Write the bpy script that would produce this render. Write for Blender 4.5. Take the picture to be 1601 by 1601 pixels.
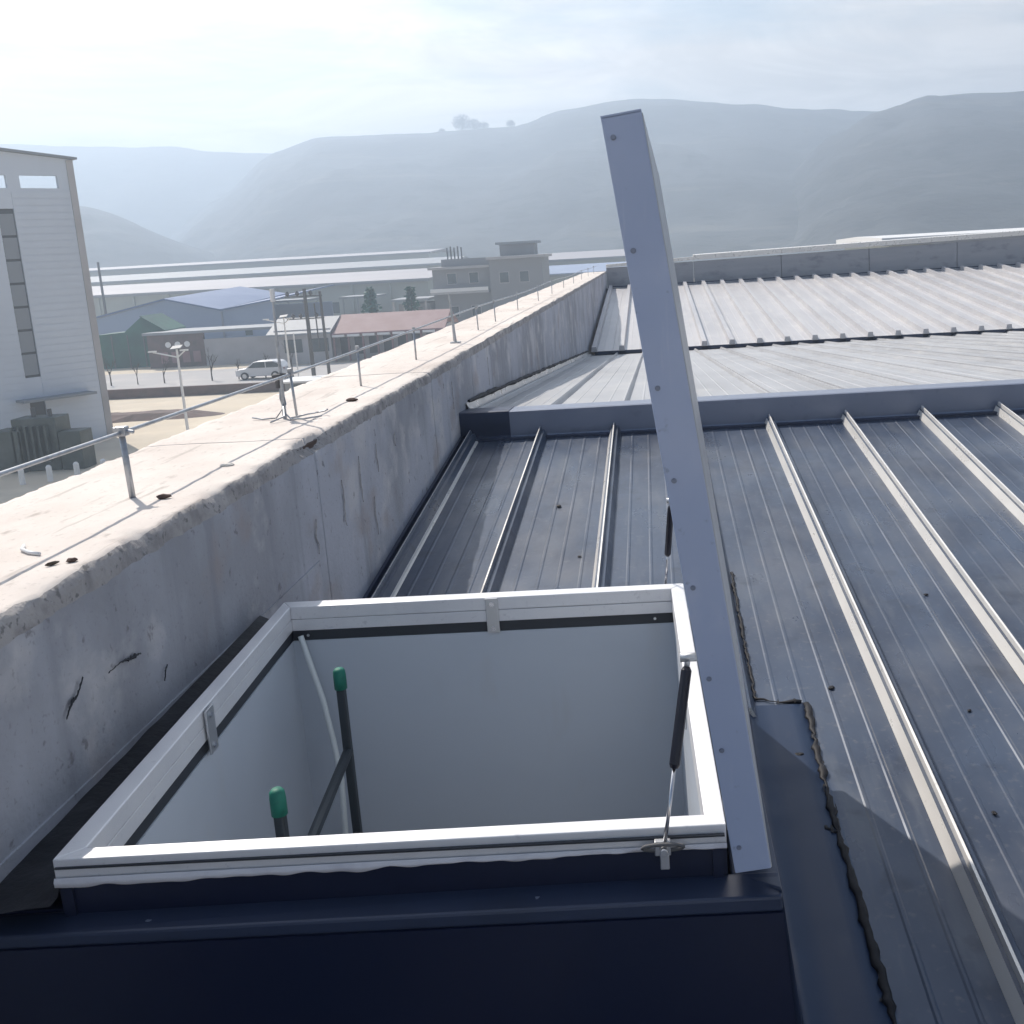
import bpy, math, random
from mathutils import Vector, Matrix, noise
random.seed(7)
for o in list(bpy.data.objects): bpy.data.objects.remove(o)
scn = bpy.context.scene
col = scn.collection
R = math.radians

# ------------------------------------------------------------------ camera
cam_d = bpy.data.cameras.new('camera'); cam = bpy.data.objects.new('camera', cam_d); col.objects.link(cam)
H = 1.167
cr = Vector((9.98490227e-01, 0.0, -5.49296532e-02)); cu = Vector((0.05396123, 0.18694795, 0.98088666)); cf = Vector((-0.01026899, 0.98236982, -0.1866657))
m = Matrix((cr, cu, -cf)).transposed().to_4x4(); m.translation = (0, 0, H)
cam.matrix_world = m
cam_d.sensor_width = 36; cam_d.lens = 1650 / 1601 * 36
cam_d.shift_x = -(1015 - 800.5) / 1601; cam_d.shift_y = (700 - 800.5) / 1601
cam_d.clip_start = 0.05; cam_d.clip_end = 12000
scn.camera = cam

# ------------------------------------------------------------------ world
SUN = Vector((-0.57, 0.76, 1.0)).normalized()
el = math.asin(SUN.z); az = math.atan2(SUN.x, SUN.y)
w = bpy.data.worlds.new('World'); scn.world = w; w.use_nodes = True
nt = w.node_tree; nt.nodes.clear()
N = nt.nodes.new; Lk = nt.links.new
out = N('ShaderNodeOutputWorld'); bg = N('ShaderNodeBackground'); bg.inputs[1].default_value = 0.085
sky = N('ShaderNodeTexSky'); sky.sky_type = 'NISHITA'; sky.sun_disc = False
sky.sun_elevation = el; sky.sun_rotation = az; sky.air_density = 1.4; sky.dust_density = 1.0; sky.ozone_density = 3.0
tc = N('ShaderNodeTexCoord'); mp = N('ShaderNodeMapping'); mp.inputs['Scale'].default_value = (1.1, 1.1, 5.0)
mp.inputs['Location'].default_value = (3.1, 1.7, 0.35)
n1 = N('ShaderNodeTexNoise'); n1.inputs['Scale'].default_value = 2.2; n1.inputs['Detail'].default_value = 9; n1.inputs['Roughness'].default_value = .56
n1.inputs['Distortion'].default_value = .5
rmp = N('ShaderNodeMapRange'); rmp.inputs[1].default_value = .40; rmp.inputs[2].default_value = .62
rmp.inputs[3].default_value = .05; rmp.inputs[4].default_value = 1.0
sep = N('ShaderNodeSeparateXYZ'); hz = N('ShaderNodeMapRange')      # clouds thicken towards the horizon
hz.inputs[1].default_value = .05; hz.inputs[2].default_value = .42; hz.inputs[3].default_value = .55; hz.inputs[4].default_value = -.75
dot = N('ShaderNodeVectorMath'); dot.operation = 'DOT_PRODUCT'; dot.inputs[1].default_value = SUN
ds = N('ShaderNodeMapRange'); ds.inputs[1].default_value = .55; ds.inputs[2].default_value = 1.0; ds.inputs[3].default_value = 0.; ds.inputs[4].default_value = .6
add = N('ShaderNodeMath'); add.operation = 'ADD'; add.use_clamp = True
add2 = N('ShaderNodeMath'); add2.operation = 'ADD'; add2.use_clamp = True
cc = N('ShaderNodeMix'); cc.data_type = 'RGBA'
cc.inputs[6].default_value = (10.9, 10.4, 9.9, 1); cc.inputs[7].default_value = (14.6, 13.3, 11.9, 1)   # cloud away from and near the sun
cds = N('ShaderNodeMapRange'); cds.inputs[1].default_value = .3; cds.inputs[2].default_value = .95
mx = N('ShaderNodeMix'); mx.data_type = 'RGBA'
Lk(tc.outputs['Generated'], mp.inputs[0]); Lk(mp.outputs[0], n1.inputs['Vector']); Lk(n1.outputs[0], rmp.inputs[0])
Lk(tc.outputs['Generated'], sep.inputs[0]); Lk(sep.outputs[2], hz.inputs[0])
Lk(tc.outputs['Generated'], dot.inputs[0]); Lk(dot.outputs['Value'], ds.inputs[0]); Lk(dot.outputs['Value'], cds.inputs[0])
Lk(rmp.outputs[0], add.inputs[0]); Lk(hz.outputs[0], add.inputs[1]); Lk(add.outputs[0], add2.inputs[0]); Lk(ds.outputs[0], add2.inputs[1])
n2 = N('ShaderNodeTexNoise'); n2.inputs['Scale'].default_value = 3.4; n2.inputs['Detail'].default_value = 8; n2.inputs['Roughness'].default_value = .6; n2.inputs['Distortion'].default_value = .9
mr2 = N('ShaderNodeMapRange'); mr2.inputs[1].default_value = .38; mr2.inputs[2].default_value = .62; mr2.inputs[3].default_value = .74; mr2.inputs[4].default_value = 1.12
vs = N('ShaderNodeVectorMath'); vs.operation = 'SCALE'
Lk(mp.outputs[0], n2.inputs['Vector']); Lk(n2.outputs[0], mr2.inputs[0]); Lk(cc.outputs[2], vs.inputs[0]); Lk(mr2.outputs[0], vs.inputs['Scale'])
Lk(cds.outputs[0], cc.inputs[0]); Lk(vs.outputs[0], mx.inputs[7]); Lk(add2.outputs[0], mx.inputs[0]); Lk(sky.outputs[0], mx.inputs[6])
Lk(mx.outputs[2], bg.inputs[0]); Lk(bg.outputs[0], out.inputs[0])

sd = bpy.data.lights.new('sun', 'SUN'); sd.energy = 5.0; sd.angle = R(.55); sd.color = (1, .92, .82)
so = bpy.data.objects.new('sun', sd); col.objects.link(so)
so.rotation_euler = (-SUN).to_track_quat('-Z', 'Y').to_euler()
scn.view_settings.view_transform = 'Standard'; scn.view_settings.look = 'None'
scn.view_settings.exposure = 0.16; scn.view_settings.gamma = 1; scn.view_settings.use_curve_mapping = False
scn.render.engine = 'CYCLES'
scn.cycles.volume_bounces = 1

# ------------------------------------------------------------------ materials
def mat(name, c, rough=.6, metal=0., layers=(), bump=None, spec=.5, rvar=None):
    """layers: (colour, (sx,sy,sz), scale, lo, hi, amount)  noise masks in world position"""
    M = bpy.data.materials.new(name); M.use_nodes = True; t = M.node_tree; b = t.nodes['Principled BSDF']
    b.inputs['Roughness'].default_value = rough; b.inputs['Metallic'].default_value = metal
    b.inputs['Specular IOR Level'].default_value = spec
    b.inputs['Base Color'].default_value = (*c, 1)
    geo = t.nodes.new('ShaderNodeNewGeometry')
    def nz(sv, sc, det=6, rg=.55):
        mpn = t.nodes.new('ShaderNodeMapping'); mpn.inputs['Scale'].default_value = sv
        n = t.nodes.new('ShaderNodeTexNoise'); n.inputs['Scale'].default_value = sc; n.inputs['Detail'].default_value = det; n.inputs['Roughness'].default_value = rg
        t.links.new(geo.outputs['Position'], mpn.inputs[0]); t.links.new(mpn.outputs[0], n.inputs['Vector']); return n
    prev = None
    for (c2, sv, sc, lo, hi, am) in layers:
        n = nz(sv, sc); mr = t.nodes.new('ShaderNodeMapRange')
        mr.inputs[1].default_value = lo; mr.inputs[2].default_value = hi; mr.inputs[4].default_value = am
        t.links.new(n.outputs[0], mr.inputs[0])
        mi = t.nodes.new('ShaderNodeMix'); mi.data_type = 'RGBA'; mi.inputs[6].default_value = (*c, 1); mi.inputs[7].default_value = (*c2, 1)
        t.links.new(mr.outputs[0], mi.inputs[0])
        if prev: t.links.new(prev, mi.inputs[6])
        prev = mi.outputs[2]
    if prev: t.links.new(prev, b.inputs['Base Color'])
    if rvar:
        n = nz(rvar[0], rvar[1]); mr = t.nodes.new('ShaderNodeMapRange'); mr.inputs[1].default_value = .35; mr.inputs[2].default_value = .65
        mr.inputs[3].default_value = rvar[2]; mr.inputs[4].default_value = rvar[3]
        t.links.new(n.outputs[0], mr.inputs[0]); t.links.new(mr.outputs[0], b.inputs['Roughness'])
    if bump:
        n = nz(bump[0], bump[1], 8); bp = t.nodes.new('ShaderNodeBump'); bp.inputs['Strength'].default_value = bump[2]; bp.inputs['Distance'].default_value = bump[3]
        t.links.new(n.outputs[0], bp.inputs['Height']); t.links.new(bp.outputs[0], b.inputs['Normal'])
    return M

I = (1, 1, 1)
DUST = (.36, .36, .37)
M = {}
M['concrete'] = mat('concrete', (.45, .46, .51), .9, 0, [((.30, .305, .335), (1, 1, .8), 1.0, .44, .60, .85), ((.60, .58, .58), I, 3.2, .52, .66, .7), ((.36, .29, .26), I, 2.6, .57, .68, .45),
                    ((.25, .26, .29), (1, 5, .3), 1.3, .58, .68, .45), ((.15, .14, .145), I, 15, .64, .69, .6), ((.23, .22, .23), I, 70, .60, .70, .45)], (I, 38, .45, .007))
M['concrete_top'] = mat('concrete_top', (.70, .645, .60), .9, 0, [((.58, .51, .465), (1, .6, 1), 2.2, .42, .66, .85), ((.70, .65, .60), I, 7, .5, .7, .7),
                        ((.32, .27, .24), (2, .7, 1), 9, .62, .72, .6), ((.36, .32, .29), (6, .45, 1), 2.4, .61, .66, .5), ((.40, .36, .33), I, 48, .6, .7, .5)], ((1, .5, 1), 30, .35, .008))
M['concrete_rough'] = mat('concrete_rough', (.38, .36, .355), .95, 0, [((.24, .23, .23), I, 11, .45, .62, .7), ((.50, .475, .46), I, 7, .5, .68, .7), ((.13, .13, .13), I, 42, .58, .66, .7)], (I, 50, .8, .010))
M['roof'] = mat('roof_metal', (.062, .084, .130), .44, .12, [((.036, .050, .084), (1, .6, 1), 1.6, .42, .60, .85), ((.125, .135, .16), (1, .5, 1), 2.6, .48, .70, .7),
                ((.18, .18, .19), I, 34, .58, .75, .4), ((.13, .145, .17), (1.5, .2, 1), 7, .55, .7, .5), ((.030, .038, .058), (1, 1, 1), 5, .60, .70, .5)], ((1, .5, 1), 3, .05, .01), spec=.42, rvar=((1, .5, 1), 4, .25, .50))
M['rib'] = mat('rib_metal', (.74, .72, .69), .33, .25, [((.62, .61, .60), (1, .4, 1), 6, .5, .75, .6), ((.42, .40, .38), (1, .6, 1), 24, .66, .76, .5)], None, rvar=((1, .4, 1), 9, .25, .4))  # sun glint put into the colour on seam flanks; plain pale metal elsewhere
M['roof_far'] = mat('roof_metal_far', (.52, .51, .52), .40, .1, [((.38, .38, .40), (1, .25, 1), .8, .42, .66, .5), ((.62, .60, .58), (1, .4, 1), 3, .5, .7, .5)], ((1, .3, 1), 3, .05, .01))  # pale base stands in for bright sky reflected at a grazing angle
M['roof_mid'] = mat('roof_metal_sheen', (.42, .425, .44), .42, .1, [((.30, .30, .31), (1, .3, 1), .9, .42, .66, .6), ((.52, .51, .50), (1, .4, 1), 3, .5, .7, .5)], ((1, .3, 1), 3, .05, .01), spec=.5)  # sky sheen painted into the base, a step darker than the far slope
M['trim'] = mat('trim_metal', (.22, .25, .33), .36, .2, [((.28, .30, .37), (.5, 1, 1), 3, .5, .7, .5), ((.15, .17, .22), (1, 1, 1), 11, .6, .72, .4)], None)
M['endclad'] = mat('end_cladding', (.33, .34, .37), .5, .1, [((.40, .40, .42), (.4, 1, 4), 1.5, .45, .7, .6), ((.16, .17, .2), (.5, 1, 1), 3, .55, .7, .6)], None)
M['trim_dark'] = mat('trim_dark', (.028, .042, .085), .4, .1, [((.02, .03, .055), I, 3, .45, .6, .6)], None)
M['navy'] = mat('navy_sheet', (.008, .013, .040), .34, .1, [((.012, .022, .05), (1, .6, 1), 1.2, .40, .75, .7)], ((1, 1, 1), 3, .03, .01), rvar=(I, 3, .28, .40))
M['patch'] = mat('patch_sheet', (.018, .034, .075), .38, .1, [((.030, .048, .095), (1, .6, 1), 1.6, .42, .7, .8), ((.07, .08, .11), (1, .6, 1), 9, .62, .78, .3)], ((1, 1, 1), 5, .06, .01), spec=.35, rvar=(I, 5, .32, .48))
M['lid'] = mat('lid_paint', (.40, .465, .63), .38, .1, [((.33, .40, .57), (1, 1, .5), 2.2, .4, .65, .8), ((.47, .52, .66), (1, 1, .6), 12, .58, .72, .5), ((.2, .23, .32), I, 40, .66, .74, .5), ((.5, .54, .66), (6, 6, .4), 9, .62, .68, .4)], ((1, 1, .4), 3, .12, .01), rvar=(I, 6, .3, .5))
M['lidside'] = mat('lid_side', (.45, .47, .50), .4, .1, [((.36, .38, .42), (1, 1, .5), 5, .4, .65, .7)], None)
M['alu'] = mat('white_aluminium', (.78, .78, .80), .34, .2, [((.66, .67, .71), (1, 1, 1), 5, .45, .7, .6), ((.46, .46, .50), I, 34, .64, .74, .45), ((.5, .5, .54), (1, 1, 1), 90, .62, .7, .3)], None, rvar=(I, 8, .28, .45))
M['aluwhite'] = mat('white_sealant', (.70, .70, .74), .6, 0, [((.5, .5, .56), I, 14, .5, .7, .6)], (I, 40, .3, .005))
M['gasket'] = mat('gasket', (.03, .035, .045), .5)
M['panel'] = mat('sandwich_panel', (.54, .585, .65), .42, .0, [((.47, .52, .59), (.6, 1, 1), 1.3, .42, .66, .7), ((.50, .51, .53), (1, 1, .3), 6, .60, .74, .45)], ((1, 1, 6), 8, .03, .005))
M['bitumen'] = mat('bitumen', (.016, .018, .024), .6, 0, [((.04, .042, .05), (1, .6, 1), 9, .5, .68, .7)], (I, 30, .6, .008), spec=.3)
M['sealant'] = mat('black_sealant', (.010, .010, .014), .62, 0, [((.025, .025, .03), I, 30, .5, .7, .7)], None, spec=.25)
M['steel'] = mat('galvanised_steel', (.42, .44, .47), .38, .7, [((.25, .26, .28), I, 25, .5, .65, .6)], None)
M['zinc'] = mat('zinc_plate', (.55, .56, .58), .35, .8)
M['chrome'] = mat('chrome', (.6, .6, .62), .15, 1)
M['black'] = mat('black_paint', (.008, .008, .018), .3)
M['ladder'] = mat('ladder_tube', (.035, .045, .055), .45, .2)
M['cap'] = mat('green_cap', (.01, .17, .12), .6, 0, [((.01, .12, .09), I, 40, .5, .65, .7)], None)
M['cable'] = mat('white_cable', (.72, .76, .76), .45)
M['rust'] = mat('dark_debris', (.09, .06, .05), .9)
M['wood'] = mat('pale_chip', (.6, .58, .54), .8)
M['sand'] = mat('sandy_ground', (.60, .52, .41), .95, 0, [((.46, .41, .34), (.3, 1, 1), .08, .45, .6, .7), ((.68, .60, .48), I, .3, .5, .7, .6), ((.25, .25, .22), I, .012, .5, .62, .6)], None)
M['road'] = mat('road', (.38, .37, .37), .9, 0, [((.48, .45, .43), I, .3, .45, .7, .7)], None)
M['hill'] = mat('hill_soil', (.055, .062, .070), .95, 0, [((.022, .028, .036), (1, 1, 3), .010, .44, .58, .9), ((.12, .115, .10), (.25, .25, 7), .03, .58, .66, .55), ((.014, .022, .028), I, .07, .52, .60, .7)], ((1, 1, 2), .05, .5, 4))
M['tower'] = mat('tower_cladding', (.56, .61, .69), .5, .05, [((.48, .53, .61), (1, 1, .3), .3, .4, .65, .6)], None)
M['tower_trim'] = mat('tower_trim', (.24, .26, .29), .6)
M['dark'] = mat('dark_opening', (.06, .065, .075), .5)
M['glass'] = mat('window_glass', (.06, .08, .09), .15)
M['hallroof'] = mat('hall_roof', (.34, .33, .36), .6, .0, [((.27, .27, .30), (.2, 1, 1), .12, .45, .65, .6)], None)
M['hallwall'] = mat('hall_wall', (.36, .39, .37), .8, 0, [((.30, .33, .33), I, .1, .4, .6, .7)], None)
M['blueroof'] = mat('blue_roof', (.07, .12, .26), .5, .1, [((.11, .16, .30), I, .2, .4, .6, .7)], None)
M['bluewall'] = mat('blue_wall', (.25, .32, .46), .7, 0, [((.22, .28, .42), I, .2, .4, .6, .7)], None)
M['redroof'] = mat('red_roof', (.27, .17, .18), .7, 0, [((.22, .12, .12), I, .5, .4, .6, .7)], None)
M['plaster'] = mat('pale_plaster', (.42, .41, .42), .85, 0, [((.34, .33, .34), I, .4, .45, .65, .7)], None)
M['villawall'] = mat('villa_wall', (.24, .245, .26), .85, 0, [((.24, .245, .26), I, .25, .45, .65, .7)], None)
M['brick'] = mat('dark_brick', (.14, .10, .095), .9, 0, [((.09, .075, .07), I, 1.2, .45, .65, .7)], None)
M['greentarp'] = mat('green_tarp', (.02, .11, .08), .7, 0, [((.015, .06, .055), I, .5, .4, .6, .7)], None)
M['pole'] = mat('weathered_pole', (.11, .11, .115), .8)
M['whitepaint'] = mat('white_paint', (.75, .75, .75), .4)
M['carpaint'] = mat('car_paint', (.62, .63, .65), .25, .1)
M['tyre'] = mat('tyre', (.02, .02, .022), .8)
M['machine'] = mat('machine_green', (.055, .075, .075), .5, .2, [((.09, .11, .11), I, 1.5, .45, .65, .7)], None)
M['bark'] = mat('bark', (.07, .055, .045), .9)
M['twig'] = mat('leafy_twigs', (.10, .10, .06), .9)

# ------------------------------------------------------------------ mesh helpers
class MB:
    def __init__(s): s.v = []; s.f = []; s.mi = []; s.m = 0
    def quad(s, *p):
        b = len(s.v); s.v += [tuple(q) for q in p]; s.f.append(tuple(range(b, b + len(p)))); s.mi.append(s.m)
    def box(s, a, b_, rot=None, org=None):
        x0, y0, z0 = [min(a[i], b_[i]) for i in range(3)]; x1, y1, z1 = [max(a[i], b_[i]) for i in range(3)]
        P = [(x0,y0,z0),(x1,y0,z0),(x1,y1,z0),(x0,y1,z0),(x0,y0,z1),(x1,y0,z1),(x1,y1,z1),(x0,y1,z1)]
        if rot: P = [tuple(Vector(org) + rot @ (Vector(p) - Vector(org))) for p in P]
        s.hexa(P)
    def hexa(s, P):
        b = len(s.v); s.v += [tuple(p) for p in P]
        for f in ((3,2,1,0),(4,5,6,7),(0,1,5,4),(1,2,6,5),(2,3,7,6),(3,0,4,7)): s.f.append(tuple(b + i for i in f)); s.mi.append(s.m)
    def prism(s, prof, ax, a, b_):
        """prof: closed polygon of 2D points; ax 'y': (x,z) along y, 'x': (y,z) along x, 'z': (x,y) along z"""
        def P(p, t): return {'y': (p[0], t, p[1]), 'x': (t, p[0], p[1]), 'z': (p[0], p[1], t)}[ax]
        n = len(prof); b = len(s.v); s.v += [P(p, a) for p in prof] + [P(p, b_) for p in prof]
        for i in range(n): j = (i + 1) % n; s.f.append((b+i, b+j, b+n+j, b+n+i)); s.mi.append(s.m)
        s.f.append(tuple(b + i for i in reversed(range(n)))); s.f.append(tuple(b + n + i for i in range(n))); s.mi += [s.m, s.m]
    def tube(s, pts, r, n=8, cap=True):
        pts = [Vector(p) for p in pts]; rr = r if isinstance(r, (list, tuple)) else [r] * len(pts)
        b = len(s.v)
        for i, p in enumerate(pts):
            d = (pts[min(i+1, len(pts)-1)] - pts[max(i-1, 0)]).normalized()
            a = d.cross(Vector((0, 0, 1)) if abs(d.z) < .9 else Vector((1, 0, 0))).normalized(); c = d.cross(a)
            for k in range(n):
                t = 2 * math.pi * k / n; s.v.append(tuple(p + rr[i] * (math.cos(t) * a + math.sin(t) * c)))
        for i in range(len(pts) - 1):
            for k in range(n):
                k2 = (k + 1) % n; s.f.append((b+i*n+k, b+i*n+k2, b+(i+1)*n+k2, b+(i+1)*n+k)); s.mi.append(s.m)
        if cap:
            s.f.append(tuple(b + k for k in reversed(range(n)))); s.f.append(tuple(b + (len(pts)-1)*n + k for k in range(n))); s.mi += [s.m, s.m]
    def build(s, name, mats, parent=None, smooth=False, recalc=True):
        me = bpy.data.meshes.new(name); me.from_pydata(s.v, [], s.f)
        for q in (mats if isinstance(mats, (list, tuple)) else [mats]): me.materials.append(M[q])
        me.polygons.foreach_set('material_index', s.mi)
        if recalc:
            import bmesh
            bm = bmesh.new(); bm.from_mesh(me); bmesh.ops.recalc_face_normals(bm, faces=bm.faces); bm.to_mesh(me); bm.free()
        if smooth: me.polygons.foreach_set('use_smooth', [True] * len(me.polygons))
        o = bpy.data.objects.new(name, me); col.objects.link(o); o.parent = parent
        return o
def bevel(o, wd, seg=2):
    b = o.modifiers.new('bevel', 'BEVEL'); b.width = wd; b.segments = seg; b.limit_method = 'ANGLE'; return o
def tag(o, label=None, cat=None, group=None, kind=None):
    if label: o['label'] = label
    if cat: o['category'] = cat
    if group: o['group'] = group
    if kind: o['kind'] = kind
    return o
def thing(name, label, cat, loc=(0, 0, 0), group=None, rz=0):
    o = bpy.data.objects.new(name, None); col.objects.link(o); o.location = loc; o.rotation_euler.z = rz; o.empty_display_size = .1
    return tag(o, label, cat, group)
def boxpart(name, m_, parent, a, b, bv=0, **k):
    q = MB(); q.box(a, b); o = q.build(name, m_, parent)
    if bv: bevel(o, bv)
    return o
def keep(o, parent):      # parts are written in world coordinates under an Empty that stands at the thing's base
    o.parent = parent; o.matrix_parent_inverse = Matrix.LocRotScale(parent.location, parent.rotation_euler, None).inverted(); return o
def dup(o, parent=None):
    c = o.copy(); col.objects.link(c); c.parent = parent; return c

# ------------------------------------------------------------------ ground and hills
q = MB(); q.quad((-4000, -500, -9), (4000, -500, -9), (4000, 5000, -9), (-4000, 5000, -9)); tag(q.build('ground', 'sand', recalc=False), kind='structure')
q = MB(); q.quad((-95, 96, -8.99), (60, 90, -8.99), (60, 106, -8.99), (-95, 113, -8.99)); tag(q.build('road', 'road', recalc=False), kind='structure')

def ridge(pts, x):
    if x <= pts[0][0]: return pts[0][1]
    for (a, b), (c, d) in zip(pts, pts[1:]):
        if x <= c:
            t = (x - a) / (c - a); t = t * t * (3 - 2 * t) * .5 + t * .5; return b + (d - b) * t
    return pts[-1][1]
def hill(pts, y0, y1, y2, x0, x1, seed, nx=170, ny=46, rough=9.0, step=5.0, base=-9.4):
    q = MB()
    for j in range(ny + 1):
        v = j / ny; y = y0 + (y2 - y0) * v
        for i in range(nx + 1):
            x = x0 + (x1 - x0) * i / nx
            t = (y - y0) / (y1 - y0) if y < y1 else 1 - (y - y1) / (y2 - y1)
            t = max(0, min(1, t)); s_ = t ** .9 if y < y1 else t
            s_ = s_ * s_ * (3 - 2 * s_) * .6 + s_ * .4
            xx = x * (y1 / max(y, 1)) if y < y1 else x
            hgt = ridge(pts, xx) - base
            n = noise.fractal(Vector((x * .008, y * .005, seed)), .9, 2.1, 6)
            gl = abs(noise.noise(Vector((x * .016 + .4 * n, y * .004, seed + 5))))
            z = hgt * s_ + rough * n * math.sin(math.pi * min(1, t)) ** .7 * 1.3 - 10 * (1 - gl) * math.sin(math.pi * t) * (rough / 9)
            z += .9 * noise.noise(Vector((x * .05, y * .05, seed)))
            if t < .97:
                zt = z / step; fr = zt - math.floor(zt); z = (math.floor(zt) + min(1, max(0, (fr - .25) / .5))) * step * .6 + z * .4   # farmed terraces
            q.v.append((x, y, base + max(0, z)))
    w_ = nx + 1
    for j in range(ny):
        for i in range(nx): q.f.append((j*w_+i, j*w_+i+1, (j+1)*w_+i+1, (j+1)*w_+i)); q.mi.append(0)
    return tag(q.build('hill', 'hill', smooth=True, recalc=False), kind='structure')
def sc(pts, k): return [(x * k, 1.167 + (z - 1.167) * k) for x, z in pts]
midr = [(-420, 20), (-356, 60), (-303.7, 94.6), (-265, 104.7), (-213, 103.4), (-139, 102), (-107, 103), (-64.5, 114.9), (-1.3, 120.5), (87, 111), (129, 104.3), (191, 99.3), (260, 90), (400, 70)]
farr = [(-900, 120), (-529, 113.6), (-471, 109), (-392, 106), (-356, 99), (-304, 94), (-230, 92), (0, 80)]
rgt = [(10, -12), (60, 12), (110, 48), (160, 84), (191, 99), (233, 109.5), (311, 109.3), (420, 112), (600, 108)]
hill(sc(midr, 900/900), 330, 900, 1250, -480, 420, 3.1)
hill(sc(farr, 1130/900), 780, 1130, 1500, -1300, 100, 9.7, ny=36)
hill(sc(rgt, 640/900), 230, 640, 900, 10, 560, 21.3, nx=130)
hill([(-420, 52), (-330, 47), (-290, 38), (-235, 14), (-200, -4), (-150, -9)], 330, 560, 700, -520, -140, 14.2, nx=90, rough=6)

# bare trees on the ridge
def bare_tree(q, base, h, seed, spread=.6, depth=4, th=1.0):
    rnd = random.Random(seed)
    def br(p, d, L, r, k):
        e = p + d * L; q.tube([p, e], [r, r * .6], 4, False)
        if k == 0: return
        for _ in range(3 if k > 1 else 4):
            nd = (d + Vector((rnd.uniform(-1, 1), rnd.uniform(-1, 1), rnd.uniform(-.1, .7))) * spread).normalized()
            br(p + d * L * rnd.uniform(.55, 1), nd, L * rnd.uniform(.55, .8), r * .55, k - 1)
    br(Vector(base), Vector((0, 0, 1)), h * .38, h * .022 * th, depth)
def tree(px, y, z, h, seed, label, group):
    t = thing('tree', label, 'tree', (px, y, z), group)
    q = MB(); q.tube([(0, 0, -1), (0, 0, h * .3)], [h * .03, h * .02], 6); q.build('trunk', 'bark', t)
    q = MB(); bare_tree(q, (0, 0, h * .1), h * .9, seed, .8, 4, 2.2); rd = random.Random(seed)
    for _ in range(900):
        v = Vector((rd.gauss(0, 1), rd.gauss(0, 1), rd.gauss(0, 1))).normalized() * rd.random() ** .45; p = Vector((v.x * h * .48, v.y * h * .48, h * .5 + v.z * h * .42))
        e = p + Vector((v.x * .5 + rd.uniform(-.4, .4), v.y * .5 + rd.uniform(-.4, .4), rd.uniform(.3, 1))) * h * .10; q.tube([p, e], [h * .011, h * .005], 3, False)
    q.build('crown', 'bark', t, recalc=False)
    return t
RG = 'bare trees on the hill ridge'
for k, (x, z, h, lb) in enumerate([(-148, 101, 16, 'largest bare tree standing on the middle of the hill ridge'), (-138, 101, 12, 'bare tree just right of the largest one on the ridge'),
                                   (-130, 101, 9, 'smaller bare tree right of the ridge pair, third from the left'), (-108, 102, 8, 'small lone bush-like tree on the ridge before it climbs'),
                                   (-165, 100.5, 6, 'low scrubby tree on the ridge left of the largest one')]):
    tree(x, 900, z, h, 40 + k, lb, RG)

# ------------------------------------------------------------------ the roof we stand on
def zn(y): return -.93 + .10 * y                 # near slope
def zv(y): return -.02 - .0715 * (y - 7.9)       # slope falling away behind the ridge cap
def zf(y): return -1.02 + .0775 * (y - 23.2)     # far slope rising to the far wall
def pan_mesh(name, mkey, zfun, y0, y1, wd, dx, stiff=(.22, .42, .60, .80), sh0=.0030):
    """one flat sheet with its stiffening creases, from x=0 to wd, plus thickness at the lower end"""
    xs = [(0, 0)]
    for s_ in stiff:
        c = wd * s_; sh = (sh0 * (.6 if int(s_ * 100) % 2 else 1)); xs += [(c - .010, 0), (c - .004, sh), (c + .004, sh), (c + .010, 0)]
    xs.append((wd, 0)); q = MB(); n = len(xs)
    ny = max(2, int((y1 - y0) / 1.2))
    for j in range(ny + 1):
        y = y0 + (y1 - y0) * j / ny
        for x, z in xs: q.v.append((x, y, zfun(y) + z + .0015 * math.sin(y * 2.3 + x * 7 + dx)))
    for j in range(ny):
        for i in range(n - 1): q.f.append((j*n+i, j*n+i+1, (j+1)*n+i+1, (j+1)*n+i)); q.mi.append(0)
    me = bpy.data.meshes.new(name); me.from_pydata(q.v, [], q.f); me.materials.append(M[mkey]); return me
def rib_mesh(name, mkey, zfun, y0, y1, prof, ny=2, mids=None):
    q = MB(); n = len(prof)
    for j in range(ny + 1):
        y = y0 + (y1 - y0) * j / ny
        for x, z in prof: q.v.append((x, y, zfun(y) + z))
    for j in range(ny):
        for i in range(n - 1): q.f.append((j*n+i, j*n+i+1, (j+1)*n+i+1, (j+1)*n+i)); q.mi.append(mids[i] if mids else 0)
    q.f.append(tuple(reversed(range(n)))); q.f.append(tuple(ny * n + i for i in range(n))); q.mi += [0, 0]
    me = bpy.data.meshes.new(name); me.from_pydata(q.v, [], q.f)
    for k_ in ([mkey] if isinstance(mkey, str) else mkey): me.materials.append(M[k_])
    me.polygons.foreach_set('material_index', q.mi); return me
def inst(name, me, parent, x=0, dz=0):
    o = bpy.data.objects.new(name, me); col.objects.link(o); o.parent = parent; o.location = (x, 0, dz); return o
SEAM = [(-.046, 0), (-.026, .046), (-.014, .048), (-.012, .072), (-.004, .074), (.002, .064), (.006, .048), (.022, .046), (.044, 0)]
SEAM_SUN = [0, 1, 0, 0, 1, 1, 1, 1]  # sunlit left flank and lip coloured pale, remaining faces dark roof metal
near = thing('metal_roof', 'nearest blue-grey standing seam roof slope around the open hatch', 'roof')
RX = [-1.39 + .556 * i for i in range(17)]       # rib lines: -1.39, -.83, -.28, .28 ...
RX = [-1.385, -.868, -.322, .262] + [.822 + .562 * i for i in range(15)]
yN = 7.70
full = {}
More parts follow.
